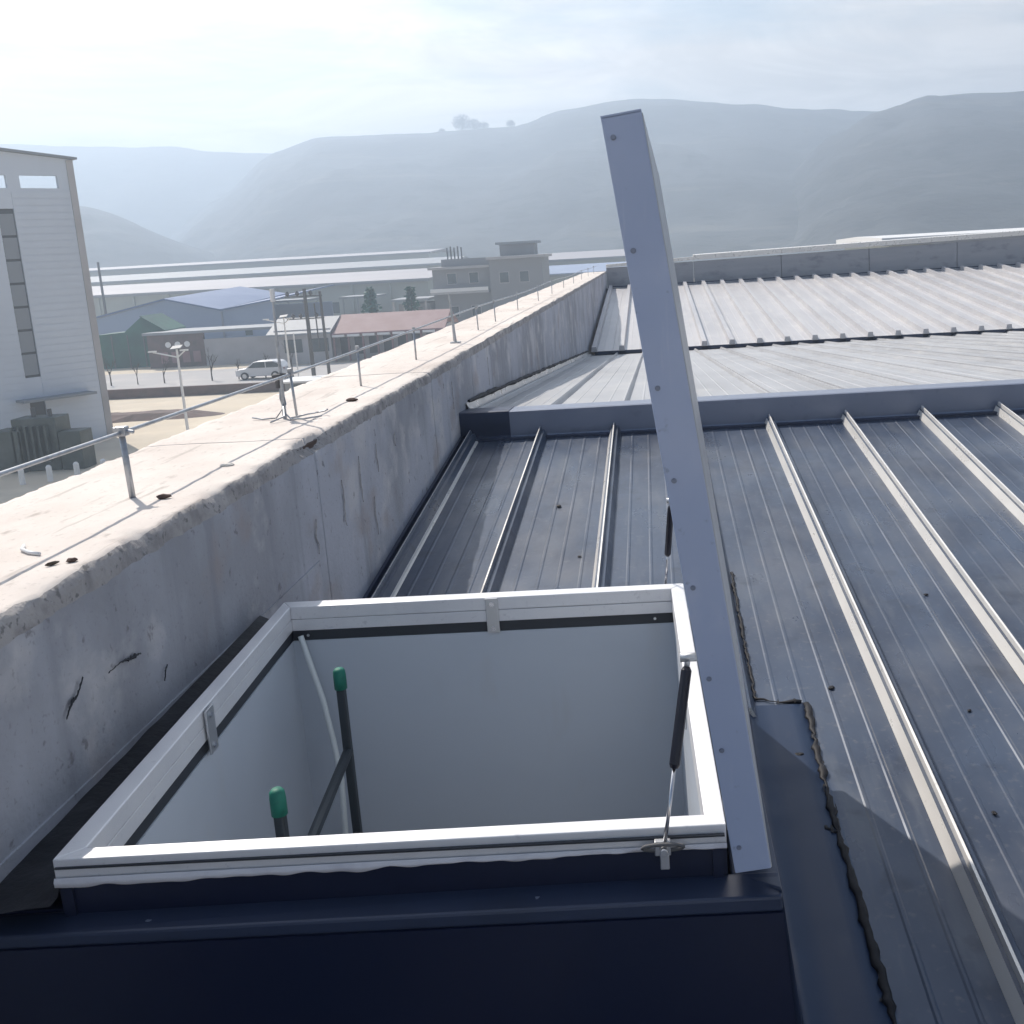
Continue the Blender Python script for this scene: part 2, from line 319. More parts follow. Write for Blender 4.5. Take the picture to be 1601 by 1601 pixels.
for i, x in enumerate(RX[:-1]):
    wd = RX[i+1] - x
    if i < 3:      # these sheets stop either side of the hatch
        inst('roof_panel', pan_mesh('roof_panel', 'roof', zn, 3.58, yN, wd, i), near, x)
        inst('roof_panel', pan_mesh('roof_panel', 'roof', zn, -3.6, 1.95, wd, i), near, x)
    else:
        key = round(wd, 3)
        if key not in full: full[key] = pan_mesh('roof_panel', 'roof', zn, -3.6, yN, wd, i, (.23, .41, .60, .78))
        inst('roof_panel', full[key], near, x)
seamfull = rib_mesh('seam_rib', ['rib', 'roof'], zn, -3.6, yN - .02, SEAM, mids=SEAM_SUN); seamback = rib_mesh('seam_rib', ['rib', 'roof'], zn, 3.64, yN - .02, SEAM, mids=SEAM_SUN); seamfront = rib_mesh('seam_rib', ['rib', 'roof'], zn, -3.6, 1.88, SEAM, mids=SEAM_SUN)
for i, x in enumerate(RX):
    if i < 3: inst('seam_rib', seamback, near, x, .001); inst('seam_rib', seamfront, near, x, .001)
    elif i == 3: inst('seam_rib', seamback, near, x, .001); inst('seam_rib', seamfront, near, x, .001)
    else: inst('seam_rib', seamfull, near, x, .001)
# edge flashing between the first sheet and the wall
inst('edge_flashing', rib_mesh('edge_flashing', 'trim_dark', zn, 3.58, yN, [(-1.472, .03), (-1.452, .03), (-1.448, .004), (-1.436, .004), (-1.432, .022), (-1.42, .022), (-1.416, .0)]), near)
inst('edge_flashing', rib_mesh('edge_flashing', 'trim_dark', zn, -3.6, 1.9, [(-1.472, .03), (-1.452, .03), (-1.448, .004), (-1.436, .004), (-1.432, .022), (-1.42, .022), (-1.416, .0)]), near)
inst('light_edge_strip', rib_mesh('light_edge_strip', 'rib', zn, 3.60, yN - .05, [(-1.372, .002), (-1.366, .012), (-1.342, .012), (-1.336, .002)]), near, .01, .0)
# ridge cap: front face, lip, flat top and back fold
q = MB(); prof = [(7.66, -.185), (7.70, -.175), (7.71, -.15), (7.705, .028), (7.72, .034), (8.02, .02), (8.05, -.06), (8.03, -.06), (8.0, -.2), (7.75, -.2)]
for (a, b) in ((-1.47, -1.12), (-1.12, 9.2)):
    q = MB(); q.prism(prof if a > -1.4 else [(y - .006, z + .006) for y, z in prof], 'x', a, b - (.0 if a > -1.4 else -.02)); q.build('ridge_cap', 'trim' if a > -1.4 else 'trim_dark', near)
q = MB()
for i, x in enumerate(RX[1:]):      # shaped closures where the ribs run under the cap
    pass
q.box((-1.47, 7.60, -.19), (9.2, 7.655, -.152)); q.build('foam_closure', 'trim_dark', near)
# debris stuck on the sheets
valley = thing('metal_roof', 'pale roof slope falling away behind the long ridge cap', 'roof')
VX = [-1.40 + .57 * i for i in range(24)]
VS = [(-.030, 0), (-.016, .030), (-.004, .032), (-.003, .045), (.004, .045), (.016, .030), (.030, 0)]
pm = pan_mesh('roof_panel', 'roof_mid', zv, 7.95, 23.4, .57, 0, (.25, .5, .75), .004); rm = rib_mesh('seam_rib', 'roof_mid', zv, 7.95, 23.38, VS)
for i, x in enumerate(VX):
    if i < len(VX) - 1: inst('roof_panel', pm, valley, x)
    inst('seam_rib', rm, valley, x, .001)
inst('edge_flashing', rib_mesh('edge_flashing', 'rib', zv, 8.0, 23.4, [(-1.472, .10), (-1.462, .10), (-1.44, .02), (-1.40, .012)]), valley)
far = thing('metal_roof', 'far bright ribbed roof slope rising to the end parapet', 'roof')
FX = [-1.32 + .605 * i for i in range(34)]
FS = [(-.075, 0), (-.055, .11), (.045, .11), (.060, 0)]
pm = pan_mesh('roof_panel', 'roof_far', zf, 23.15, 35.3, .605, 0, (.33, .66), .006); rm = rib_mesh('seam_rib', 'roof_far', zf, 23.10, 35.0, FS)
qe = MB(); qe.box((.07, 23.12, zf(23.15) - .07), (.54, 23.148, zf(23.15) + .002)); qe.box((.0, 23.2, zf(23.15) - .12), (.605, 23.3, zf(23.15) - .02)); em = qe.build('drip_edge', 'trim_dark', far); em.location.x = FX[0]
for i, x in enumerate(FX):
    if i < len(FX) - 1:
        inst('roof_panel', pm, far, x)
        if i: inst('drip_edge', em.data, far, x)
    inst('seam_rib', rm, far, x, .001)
q = MB(); q.box((-1.47, 34.9, -.26), (19, 35.38, -.10)); q.build('wall_flashing', 'trim_dark', far)

# ------------------------------------------------------------------ parapet along the left side
pw = thing('parapet_wall', 'long weathered concrete parapet running back along the left roof edge', 'wall')
cuts = [-3.6, .6, 4.41, 6.83, 8.4, 10.5, 13.8, 16.2, 20.2, 25, 30.2, 35.4]
XI, XO, ZT = -1.47, -2.20, .45
def pnoise(x, y, z, s_): return noise.noise(Vector((x * s_, y * s_, z * s_)))
for a, b in zip(cuts, cuts[1:]):
    q = MB(); fine = a < 8
    step = (.018 if a < 5 else .04) if fine else .25
    a1, b1 = a + .004, b - .004; ny = max(2, int((b1 - a1) / step))
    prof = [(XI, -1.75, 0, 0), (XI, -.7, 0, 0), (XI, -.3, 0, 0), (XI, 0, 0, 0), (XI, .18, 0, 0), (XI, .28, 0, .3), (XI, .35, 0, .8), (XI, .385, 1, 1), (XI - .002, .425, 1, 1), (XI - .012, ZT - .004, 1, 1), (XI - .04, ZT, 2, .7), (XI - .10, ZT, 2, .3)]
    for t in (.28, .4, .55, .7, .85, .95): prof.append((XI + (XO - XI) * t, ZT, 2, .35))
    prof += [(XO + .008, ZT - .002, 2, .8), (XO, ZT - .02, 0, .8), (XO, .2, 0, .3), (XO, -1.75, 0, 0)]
    n = len(prof)
    for j in range(ny + 1):
        y = a1 + (b1 - a1) * j / ny
        for x, z, m_, amp in prof:
            dx = (.007 * pnoise(x, y, z * 1.5, 7) + .009 * pnoise(x + 9, y, z, 23) + .006 * pnoise(x, y, z, 61)) * amp + .004 * pnoise(x, y, z, 1.2)
            dz = (.010 * pnoise(x + 3, y, z, 5) + .006 * pnoise(x, y + 7, z, 19)) * amp if z > .3 else 0
            if z > .41 and x > XI - .03:
                c = pnoise(1, y, 2, 4.3); dx -= max(0, c - .2) * .05; dz -= max(0, c - .2) * .05   # chipped arris
            q.v.append((x + dx, y, z + dz))
    for j in range(ny):
        for i in range(n - 1):
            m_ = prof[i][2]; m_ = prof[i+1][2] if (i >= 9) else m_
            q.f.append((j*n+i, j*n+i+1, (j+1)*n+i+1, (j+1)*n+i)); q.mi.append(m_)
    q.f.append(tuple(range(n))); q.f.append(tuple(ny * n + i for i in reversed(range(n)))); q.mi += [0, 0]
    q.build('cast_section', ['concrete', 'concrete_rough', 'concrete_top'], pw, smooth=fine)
boxpart('core', 'rust', pw, (XO + .03, -3.55, -1.7), (XI - .03, 35.4, ZT - .03))
# plaster skim at the foot of the wall, ending in a crack-like edge
q = MB(); q.hexa([(XI - .01, -3.5, -1.0), (XI + .007, -3.5, -1.0), (XI + .007, 4.30, -.5), (XI - .01, 4.30, -.5), (XI - .01, -3.5, -.062), (XI + .007, -3.5, -.062), (XI + .007, 4.30, -.060), (XI - .01, 4.30, -.060)]); q.build('plaster_skim', 'concrete', pw)
# sealant line at the wall foot on the falling slope
q = MB(); pts = []
for k in range(90):
    y = 8.1 + 15 * k / 89; pts.append((XI + .008 + .006 * random.random(), y, zv(y) + .105 + .01 * random.random()))
q.tube(pts, [.012 + .012 * random.random() for _ in pts], 5); q.build('sealant_bead', 'sealant', pw)
# dark paint strokes and drips on the near face: thin smears standing a millimetre or two off the wall
def smear(pts, wds, m_='bitumen', par=pw, nm='smear'):
    P2 = []; W2 = []
    for k in range(len(pts) - 1):
        for j in range(9):
            t = j / 9; P2.append((pts[k][0] + (pts[k+1][0] - pts[k][0]) * t + random.uniform(-.0015, .0015), pts[k][1] + (pts[k+1][1] - pts[k][1]) * t + random.uniform(-.0015, .0015))); W2.append((wds[k] + (wds[k+1] - wds[k]) * t) * random.uniform(.25, .95))
    pts, wds = P2, W2; q = MB(); n = len(pts)
    for (y, z), w_ in zip(pts, wds):
        q.v += [(XI + .009, y, z + w_), (XI + .012, y, z), (XI + .009, y, z - w_)]
    for i in range(n - 1):
        b = i * 3; q.f += [(b, b+1, b+4, b+3), (b+1, b+2, b+5, b+4)]; q.mi += [0, 0]
    return q.build(nm, m_, par, recalc=False)
smear([(2.37, .13), (2.40, .155), (2.43, .165), (2.47, .20)], [.003, .010, .008, .003])
smear([(2.58, .160), (2.64, .163), (2.70, .152), (2.76, .145)], [.001, .003, .010, .005], 'bitumen')
smear([(2.86, .02), (2.87, .04), (2.89, .06)], [.003, .008, .003])
for (y, z0, z1) in ((4.72, .20, -.02), (5.02, .25, .02), (4.30, .12, -.03), (5.35, .25, .10), (5.75, .24, .16), (7.5, .3, .1), (9.2, .3, .05), (5.22, .0, -.2)):
    q = MB(); k = 8
    for i in range(k + 1):
        t = i / k; yy = y + .02 * pnoise(y, t * 3, 1, 2); w_ = .0045 * (1 - abs(2 * t - 1) ** 2) + .0012; zz = z0 + (z1 - z0) * t
        q.v += [(XI + .006, yy - w_, zz), (XI + .009, yy, zz), (XI + .006, yy + w_, zz)]
    for i in range(k): b = i * 3; q.f += [(b, b+1, b+4, b+3), (b+1, b+2, b+5, b+4)]; q.mi += [0, 0]
    q.build('drip_stain', 'concrete_rough', pw, recalc=False)

# body of the building under the roof
fb = thing('factory_building', 'pale outer wall of the factory under our feet, dropping from the parapet', 'building', (0, 0, -9))
for a, b in (((-2.18, -3.5, -9), (-1.95, 35.4, -1.76)), ((-1.95, -3.7, -9), (20, -3.5, -1.4)), ((-1.95, 35.5, -9), (20, 35.7, -1.0)), ((19.8, -3.5, -9), (20, 35.5, -1.3))):
    q = MB(); q.box(a, b); keep(q.build('wall', 'plaster'), fb)
q = MB(); q.box((9.25, -3.5, -1.3), (20, 7.7, -1.25)); keep(q.build('lower_roof', 'roof_far'), fb)

# ------------------------------------------------------------------ end parapet
ew = thing('parapet_wall', 'end parapet clad in blue-grey sheet with a white coping at the far roof end', 'wall')
x = -1.46
while x < 19:
    x2 = x + 2.9; za = .60 + .018 * (x + 1.46); zb = .60 + .018 * (x2 + 1.46)
    q = MB(); q.hexa([(x, 35.40, -1.5), (x2 - .02, 35.40, -1.5), (x2 - .02, 35.66, -1.5), (x, 35.66, -1.5), (x, 35.40, za - .04), (x2 - .02, 35.40, zb - .04), (x2 - .02, 35.66, zb - .04), (x, 35.66, za - .04)])
    q.build('cladding_panel', 'endclad', ew)
    if x > -1:
        q = MB(); q.hexa([(x, 35.34, za + .02), (x2 - .01, 35.34, zb + .02), (x2 - .01, 35.8, zb + .02), (x, 35.8, za + .02), (x, 35.34, za + .17), (x2 - .01, 35.34, zb + .17), (x2 - .01, 35.9, zb + .19), (x, 35.9, za + .19)])
    else:
        q = MB(); q.hexa([(x, 35.34, za - .03), (x2 - .01, 35.34, zb + .02), (x2 - .01, 35.8, zb + .02), (x, 35.8, za - .03), (x, 35.34, za + .07), (x2 - .01, 35.34, zb + .12), (x2 - .01, 35.8, zb + .12), (x, 35.8, za + .07)])
    q.build('coping', 'rib', ew); x = x2
q = MB(); q.box((-1.44, 35.30, -.22), (19, 35.38, -.05)); q.build('foot_trim', 'trim_dark', ew)

# ------------------------------------------------------------------ rod rail on the parapet
rl = thing('roof_rail', 'thin galvanised rod carried on short posts along the parapet top', 'rail', (-1.75, 0, ZT))
PX = [(-1.75, .9), (-1.76, 2.1), (-1.75, 3.387), (-1.76, 5.06), (-1.76, 6.25), (-1.75, 7.73), (-1.76, 9.3), (-1.74, 10.5), (-1.75, 11.76), (-1.76, 13.9), (-1.74, 16.3), (-1.75, 18.8), (-1.75, 21.4), (-1.75, 24.2), (-1.75, 27), (-1.75, 30), (-1.75, 33), (-1.75, -1.8)]
pts = [(-1.75 + .012 * math.sin(y * .9), y, .672 + .01 * math.sin(y * .7 + 1) - .0006 * max(0, y)) for y in [-3.4 + .5 * k for k in range(78)]]
q = MB(); q.tube(pts, .0070, 8); keep(q.build('rod', 'steel', smooth=True), rl)
for k, (x, y) in enumerate(PX):
    q = MB(); lean = random.uniform(-.008, .008)
    q.tube([(x + lean, y + lean, ZT - .03), (x, y, .672)], .0065 if k != 2 else .0105, 8); keep(q.build('post', 'steel', smooth=True), rl)
    f_ = 1 if k == 2 else .5
    q = MB(); q.box((x - .02 * f_, y - .016 * f_, .657), (x + .02 * f_, y + .016 * f_, .688)); q.tube([(x + .016 * f_, y, .672), (x + .042 * f_, y, .668)], .007 * f_, 6); keep(bevel(q.build('clamp', 'steel'), .003), rl)

an = thing('lightning_rod', 'tall thin lightning rod with tangled wire feet on the parapet', 'lightning rod', (-1.80, 5.03, ZT))
q = MB(); q.tube([(.0, 0, 0), (.005, 0, .22), (.01, 0, .60), (.04, 0, .62)][:3], [.011, .008, .005], 8); q.build('mast', 'steel', an)
q = MB(); q.tube([(.01, 0, .56), (.012, 0, .62)], .012, 8); q.build('tip_cap', 'whitepaint', an)
q = MB()
for pp in ([(-.0, 0, .20), (-.015, .01, .1), (.01, -.02, .03), (.05, -.06, .006), (.12, -.09, .008), (.19, -.04, .01)], [(.0, 0, .18), (.012, 0, .07), (-.03, -.03, .01), (-.10, -.02, .006), (-.16, .01, .012)], [(0, 0, .08), (.02, -.06, .02), (-.02, -.14, .006)], [(.05, -.06, .01), (.10, .03, .012), (.18, .06, .02), (.20, .03, .03)]):
    q.tube(pp, .0042, 6)
q.build('wire_foot', 'steel', an, smooth=True)
q = MB(); q.tube([(-.03, -.01, .205), (.03, -.01, .21)], .012, 8); q.tube([(-.015, 0, .15), (-.015, 0, .21)], .011, 6); q.build('wire_clamp', 'pole', an)
q = MB(); bt = thing('lightning_rod', 'short stubby air terminal halfway along the parapet beside the rail', 'lightning rod', (-1.70, 9.05, ZT))
q.tube([(0, 0, 0), (-.02, 0, .42)], [.012, .008], 8); q.build('mast', 'steel', bt); boxpart('foot', 'steel', bt, (-.04, -.04, 0), (.04, .04, .012))

# loose things on the parapet top
def lump(name, loc, s3, m_, label, cat, seed, rz=0, group=None):
    q = MB(); n = 9; rings = 5; c = []
    for i in range(rings + 1):
        ph = math.pi * i / rings
        for k in range(n):
            t = 2 * math.pi * k / n; d = Vector((math.sin(ph) * math.cos(t), math.sin(ph) * math.sin(t), math.cos(ph)))
            d *= 1 + .35 * noise.noise(d * 1.7 + Vector((seed, 0, 0))); q.v.append((d.x * s3[0], d.y * s3[1], (d.z + .8) * s3[2]))
    for i in range(rings):
        for k in range(n): k2 = (k + 1) % n; q.f.append((i*n+k, i*n+k2, (i+1)*n+k2, (i+1)*n+k)); q.mi.append(0)
    o = q.build(name, m_); o.location = loc; o.rotation_euler.z = rz; return tag(o, label, cat, group)
lump('stone', (-1.62, 3.34, ZT + .002), (.024, .012, .008), 'rust', 'small brown chip lying right of the near rail post foot', 'stone', 1, .3)
lump('stone', (-1.53, 2.62, ZT + .002), (.014, .012, .006), 'rust', 'dark crumb at the inner parapet edge near the picture left', 'stone', 2, .3)
lump('stone', (-1.57, 2.60, ZT + .002), (.018, .005, .005), 'bark', 'thin dark twig end beside the dark crumb near the parapet edge', 'twig', 8, .9)
lump('stone', (-1.62, 3.86, ZT), (.03, .02, .006), 'wood', 'pale flat mortar chip on the parapet beyond the near post', 'stone', 3, .2)
lump('stone', (-1.62, 5.55, ZT), (.03, .02, .01), 'rust', 'dark crumb on the parapet beyond the lightning rod feet', 'stone', 4, .2)
q = MB(); q.tube([(-1.76, 2.80, ZT + .006), (-1.74, 2.755, ZT + .008), (-1.70, 2.72, ZT + .007), (-1.66, 2.70, ZT + .006)], .005, 6); tag(q.build('wire_offcut', 'whitepaint', smooth=True), 'pale curved wire offcut lying on the near parapet top', 'wire')

# ------------------------------------------------------------------ the roof hatch
ha = thing('roof_hatch', 'open roof hatch with white aluminium rim, raised lid and white lined shaft', 'hatch', (-.6, 2.75, -.12))
def hp(name, q, m_, bv=0, smooth=False):
    o = q.build(name, m_, None, smooth); keep(o, ha)
    if bv: bevel(o, bv)
    return o
A, B, C_, D = Vector((-1.292, 1.970)), Vector((.093, 1.978)), Vector((.056, 3.560)), Vector((-1.364, 3.582))
a, b, c, d = Vector((-1.243, 2.012)), Vector((.050, 2.020)), Vector((.012, 3.505)), Vector((-1.322, 3.520))
def bar(name, P, Q, P2, Q2, z0, z1, m_='alu', bv=.003):
    q = MB(); q.hexa([(*P, z0), (*Q, z0), (*Q2, z0), (*P2, z0), (*P, z1), (*Q, z1), (*Q2, z1), (*P2, z1)]); return hp(name, q, m_, bv)
O4, I4 = (A, B, C_, D), (a, b, c, d)
for k in range(4):
    P, Q, P2, Q2 = O4[k], O4[(k+1) % 4], I4[k], I4[(k+1) % 4]
    rb = bar('rim_bar', P, Q, P2, Q2, -.046, 0)
    P3, Q3 = P2.lerp(P, .35), Q2.lerp(Q, .35)      # inner leg of the same profile, down to the gasket
    q = MB(); q.hexa([(*P3, -.088), (*Q3, -.088), (*Q2, -.088), (*P2, -.088), (*P3, -.047), (*Q3, -.047), (*Q2, -.047), (*P2, -.047)])
    o = q.build('inner_leg', 'alu'); o.parent = rb; bevel(o, .002)
# groove bead along the outside of the front bar, ragged white sealant under it
q = MB(); q.box((A.x + .004, 1.966, -.021), (B.x - .004, 1.974, -.017)); hp('front_groove', q, 'gasket')
q = MB(); n = 160
for i in range(n + 1):
    x = A.x + (B.x - A.x) * i / n; y = 1.966 + .008 * i / n
    low = -.060 - .012 * max(0, pnoise(x, 0, 0, 5)) - .006 * pnoise(x, 3, 0, 19) + (.014 * i / n)
    q.v += [(x, y, -.040), (x, y - .004, -.048), (x, y - .003, low), (x, y + .01, low - .001)]
for i in range(n):
    for k in range(3): q.f.append((i*4+k, i*4+k+1, i*4+5+k, i*4+4+k)); q.mi.append(0)
hp('ragged_sealant', q, 'aluwhite', 0, True)
# gasket band and shaft walls
inn = [p + Vector(v) for p, v in ((a, (-.004, -.004)), (b, (.004, -.004)), (c, (.004, .004)), (d, (-.004, .004)))]
for k in range(4):
    P, Q = inn[k], inn[(k+1) % 4]; nrm = Vector((-(Q - P).y, (Q - P).x)).normalized()
    q = MB(); q.hexa([(*(P - nrm * .02), -.126), (*(Q - nrm * .02), -.126), (*(Q - nrm * .004), -.126), (*(P - nrm * .004), -.126), (*(P - nrm * .02), -.0885), (*(Q - nrm * .02), -.0885), (*(Q - nrm * .004), -.0885), (*(P - nrm * .004), -.0885)])
    hp('gasket', q, 'gasket')
    q = MB(); q.hexa([(*(P - nrm * .022), -1.25), (*(Q - nrm * .022), -1.25), (*Q, -1.25), (*P, -1.25), (*(P - nrm * .022), -.1262), (*(Q - nrm * .022), -.1262), (*Q, -.1262), (*P, -.1262)])
    hp('shaft_panel', q, 'panel')
# little joining plates on the rim
def plate(org, ux, w_, top, bot, out_, nm='joint_plate'):
    """bent plate over rim bar: org on the inner edge of the top, ux along the bar, out_ pointing to shaft"""
    org = Vector(org); ux = Vector(ux).normalized(); on = Vector(out_).normalized()
    q = MB(); P = lambda u, o_, z: tuple(org + ux * u + on * o_ + Vector((0, 0, z)))
    q.hexa([P(-w_, .000, bot), P(w_, .000, bot), P(w_, .006, bot), P(-w_, .006, bot), P(-w_, .000, top), P(w_, .000, top), P(w_, .006, top), P(-w_, .006, top)])
    o = hp(nm, q, 'zinc', .0015)
    for z in (top - .02, bot + .018):
        q = MB(); p = org + on * .006 + Vector((0, 0, z)); q.tube([p, p + on * .004], .005, 8); q.tube([p + ux * .0, p + on * .0035 + ux * .0], .0085, 8); s_ = hp('screw', q, 'chrome')
        s_.parent = o
plate((-.615, 3.5110, 0), (1, 0, 0), .022, -.002, -.128, (0, -1, 0))
plate((-1.2735, 2.70, 0), (-.052, 1, 0), .028, -.002, -.128, (1, 0, 0))
plate((.032, 2.70, 0), (0, 1, 0), .022, -.002, -.128, (-1, 0, 0))
# small screws in the gasket
for p in ((-1.27, 3.522, -.106), (-.05, 3.508, -.106)):
    q = MB(); q.tube([p, (p[0], p[1] - .004, p[2])], .005, 8); hp('screw', q, 'zinc')
# curb skin: shelf and outer faces, right side flared on to the roof
q = MB()
OL, OR, OF, OB = -1.46, .198, 1.918, 3.625
q.hexa([(OL, OF, -.165), (OR, OF, -.165), (OR, 1.99, -.165), (OL, 1.99, -.165), (OL, OF, -.137), (OR, OF, -.130), (OR, 1.99, -.118), (OL, 1.99, -.130)])
hp('front_ledge', q, 'trim_dark', .006)
q = MB(); q.hexa([(OL, 1.93, -1.2), (.272, 1.93, -1.2), (.262, 1.98, -1.2), (OL, 1.98, -1.2), (OL, 1.915, -.165), (OR, 1.915, -.165), (OR, 1.98, -.165), (OL, 1.98, -.165)]); hp('front_skirt', q, 'navy')
q = MB(); q.hexa([(.10, 1.99, -1.0), (.292, 1.915, -1.0), (.292, OB, -.62), (.10, OB, -.62), (.10, 1.99, -.121), (OR, 1.93, -.121), (OR, OB, -.121), (.10, OB, -.121)]); hp('side_skirt', q, 'trim_dark', .004)
q = MB(); q.box((OL, 3.56, -1), (.10, OB, -.121)); hp('back_skirt', q, 'trim')
q = MB(); q.hexa([(OL, 1.99, -1), (-1.27, 1.99, -1), (-1.33, 3.6, -1), (OL, 3.6, -1), (OL, 1.99, -.125), (-1.27, 1.99, -.125), (-1.33, 3.6, -.125), (OL, 3.6, -.125)]); hp('left_skirt', q, 'navy')
# upstand under the rim
for k, (P, Q) in enumerate(((A, B), (B, C_), (C_, D), (D, A))):
    nrm = Vector((-(Q - P).y, (Q - P).x)).normalized(); P1, Q1, P2, Q2 = P + nrm * .008, Q + nrm * .008, P + nrm * .03, Q + nrm * .03
    q = MB(); q.hexa([(*P1, -.14), (*Q1, -.14), (*Q2, -.14), (*P2, -.14), (*P1, -.047), (*Q1, -.047), (*Q2, -.047), (*P2, -.047)]); hp('upstand', q, 'navy')
# tar filled channel between the wall and the rim
q = MB(); n = 60
for i in range(n + 1):
    y = 1.93 + (3.60 - 1.93) * i / n; xr = -1.30 - .07 * (y - 1.97) / 1.6 if y > 1.9 else -1.27
    q.v += [(XI + .007, y, -.095 + .045 * (y - 2) / 1.6 + .006 * pnoise(0, y, 0, 9)), (XI + .05, y, -.092 + .02 * (y - 2) / 1.6 + .008 * pnoise(2, y, 0, 12)), (xr - .04, y, -.082 + .008 * pnoise(3, y, 0, 12)), (xr + .012, y, -.060 + .006 * pnoise(5, y, 0, 9) - (.02 if y < 1.96 else 0))]
for i in range(n):
    for k in range(3): q.f.append((i*4+k, i*4+k+1, i*4+5+k, i*4+4+k)); q.mi.append(0)
hp('tar_flashing', q, 'bitumen', 0, True)

# smudges of spilt sealant and drilling swarf on the front ledge
for (x, y, l_, m_) in ((.115, 1.955, .012, 'zinc'), (.06, 1.95, .007, 'aluwhite'), (.02, 1.958, .005, 'aluwhite'), (-.3, 1.95, .006, 'trim'), (-.86, 1.955, .009, 'bitumen'), (-1.1, 1.945, .006, 'trim')):
    q = MB(); zz = -.1298 + (0 if x > -.5 else -.0045); q.v = []
    for k in range(9):
        t = 2 * math.pi * k / 9; rr = l_ * random.uniform(.5, 1.2); q.v.append((x + rr * math.cos(t), y + rr * .8 * math.sin(t), zz + .004 + (y - 1.955) * .12))
    q.v += [(a_, b_, c_ - .006) for a_, b_, c_ in q.v]; q.f = [tuple(range(9)), tuple(range(17, 8, -1))] + [(k, 9 + k, 9 + (k + 1) % 9, (k + 1) % 9) for k in range(9)]; q.mi = [0] * 11
    hp('smudge', q, m_)
# lid, hinged along the right side and leaning slightly inwards
hx, hy, hzz = .104, 1.905, -.066; tilt = math.atan2(.177, 1.462); LT, LH, LW = .072, 1.47, 1.70
RL = Matrix.Rotation(-tilt, 3, 'Y')
RZ = Matrix.Rotation(-R(1.5), 3, 'Z')      # far end of the lid stands a little further out
def lv(x, y, z): return tuple(Vector((hx, hy, hzz)) + RZ @ (RL @ Vector((x, y, z))))
def lbox(q, x0, x1, y0, y1, z0, z1): q.hexa([lv(*p) for p in ((x0,y0,z0),(x1,y0,z0),(x1,y1,z0),(x0,y1,z0),(x0,y0,z1),(x1,y0,z1),(x1,y1,z1),(x0,y1,z1))])
q = MB(); lbox(q, .010, LT - .006, .004, LW - .004, .004, LH - .004); lid = hp('lid', q, 'panel')
def lidpart(name, q, m_, bv=0):
    o = q.build(name, m_); o.parent = lid
    if bv: bevel(o, bv)
    return o
q = MB(); lbox(q, 0, LT, 0, .004, 0, LH); lbox(q, .0, .010, .004, .035, 0, LH); lidpart('near_flange', q, 'lid', .0025)
q = MB(); lbox(q, 0, LT, LW - .004, LW, 0, LH); lbox(q, .0, .010, LW - .035, LW - .004, 0, LH); lidpart('far_flange', q, 'lid', .0025)
q = MB(); lbox(q, 0, LT, 0, LW, LH - .004, LH + .001); lidpart('top_flange', q, 'lid')
q = MB(); lbox(q, LT - .006, LT + .002, .002, LW, -.0, LH - .005); lidpart('outer_sheet', q, 'lidside', .002)
for z in (1.432, 1.235, .985, .81, .60, .415, .265, .055):
    q = MB(); q.tube([lv(.016, .0, z), lv(.016, -.003, z)], .0038, 6); q.tube([lv(.016, -.0, z), lv(.016, -.0010, z)], .0052, 10); lidpart('screw', q, 'trim')
for y in (.25, 1.45):
    q = MB(); lbox(q, -.012, .012, y - .04, y + .04, -.03, .035); q.tube([lv(0, y - .045, -.012), lv(0, y + .045, -.012)], .009, 8); lidpart('hinge', q, 'zinc', .002)

# gas struts
def strut(f0, t0, nm, lb):
    f0, t0 = Vector(f0), Vector(t0)
    q = MB(); q.tube([f0.lerp(t0, .42), f0.lerp(t0, .44), f0.lerp(t0, .94), f0.lerp(t0, .96)], [.008, .0115, .0115, .007], 14); body = hp('gas_strut', q, 'black', 0, False); body['label'] = lb
    def sub(n_, q, m_):
        o = q.build(n_, m_, None, True); o.parent = body; return o
    q = MB(); q.tube([f0.lerp(t0, .03), f0.lerp(t0, .43)], .0042, 10); sub('piston_rod', q, 'chrome')
    q = MB(); q.tube([f0.lerp(t0, .95), f0.lerp(t0, 1.03)], .006, 8); q.tube([t0 + Vector((-.016, 0, .004)), t0 + Vector((.02, 0, .004))], .010, 8); sub('end_fitting', q, 'zinc')
    return body
strut((-.036, 1.950, -.034), (.034, 2.09, .315), 'a', 'near black gas strut')
strut((-.010, 3.625, -.05), (.028, 3.46, .32), 'b', 'far black gas strut behind the rim')
q = MB(); q.box((-.055, 1.953, -.050), (-.022, 1.968, -.018)); q.tube([(-.036, 1.956, -.034), (-.036, 1.936, -.034)], .009, 10); q.box((-.045, 1.948, -.078), (-.026, 1.962, -.045)); hp('strut_bracket', q, 'zinc', .002)
q = MB(); ring = [(-.038 + .042 * math.cos(t), 1.952 - .006 * math.sin(t), -.030 + .010 * math.sin(t)) for t in [2 * math.pi * k / 20 for k in range(21)]]
q.tube(ring, .004, 6); hp('bracket_ring', q, 'pole', 0, True)
q = MB(); q.box((-.03, 3.575, -.07), (.01, 3.60, -.03)); hp('strut_bracket', q, 'zinc', .002)

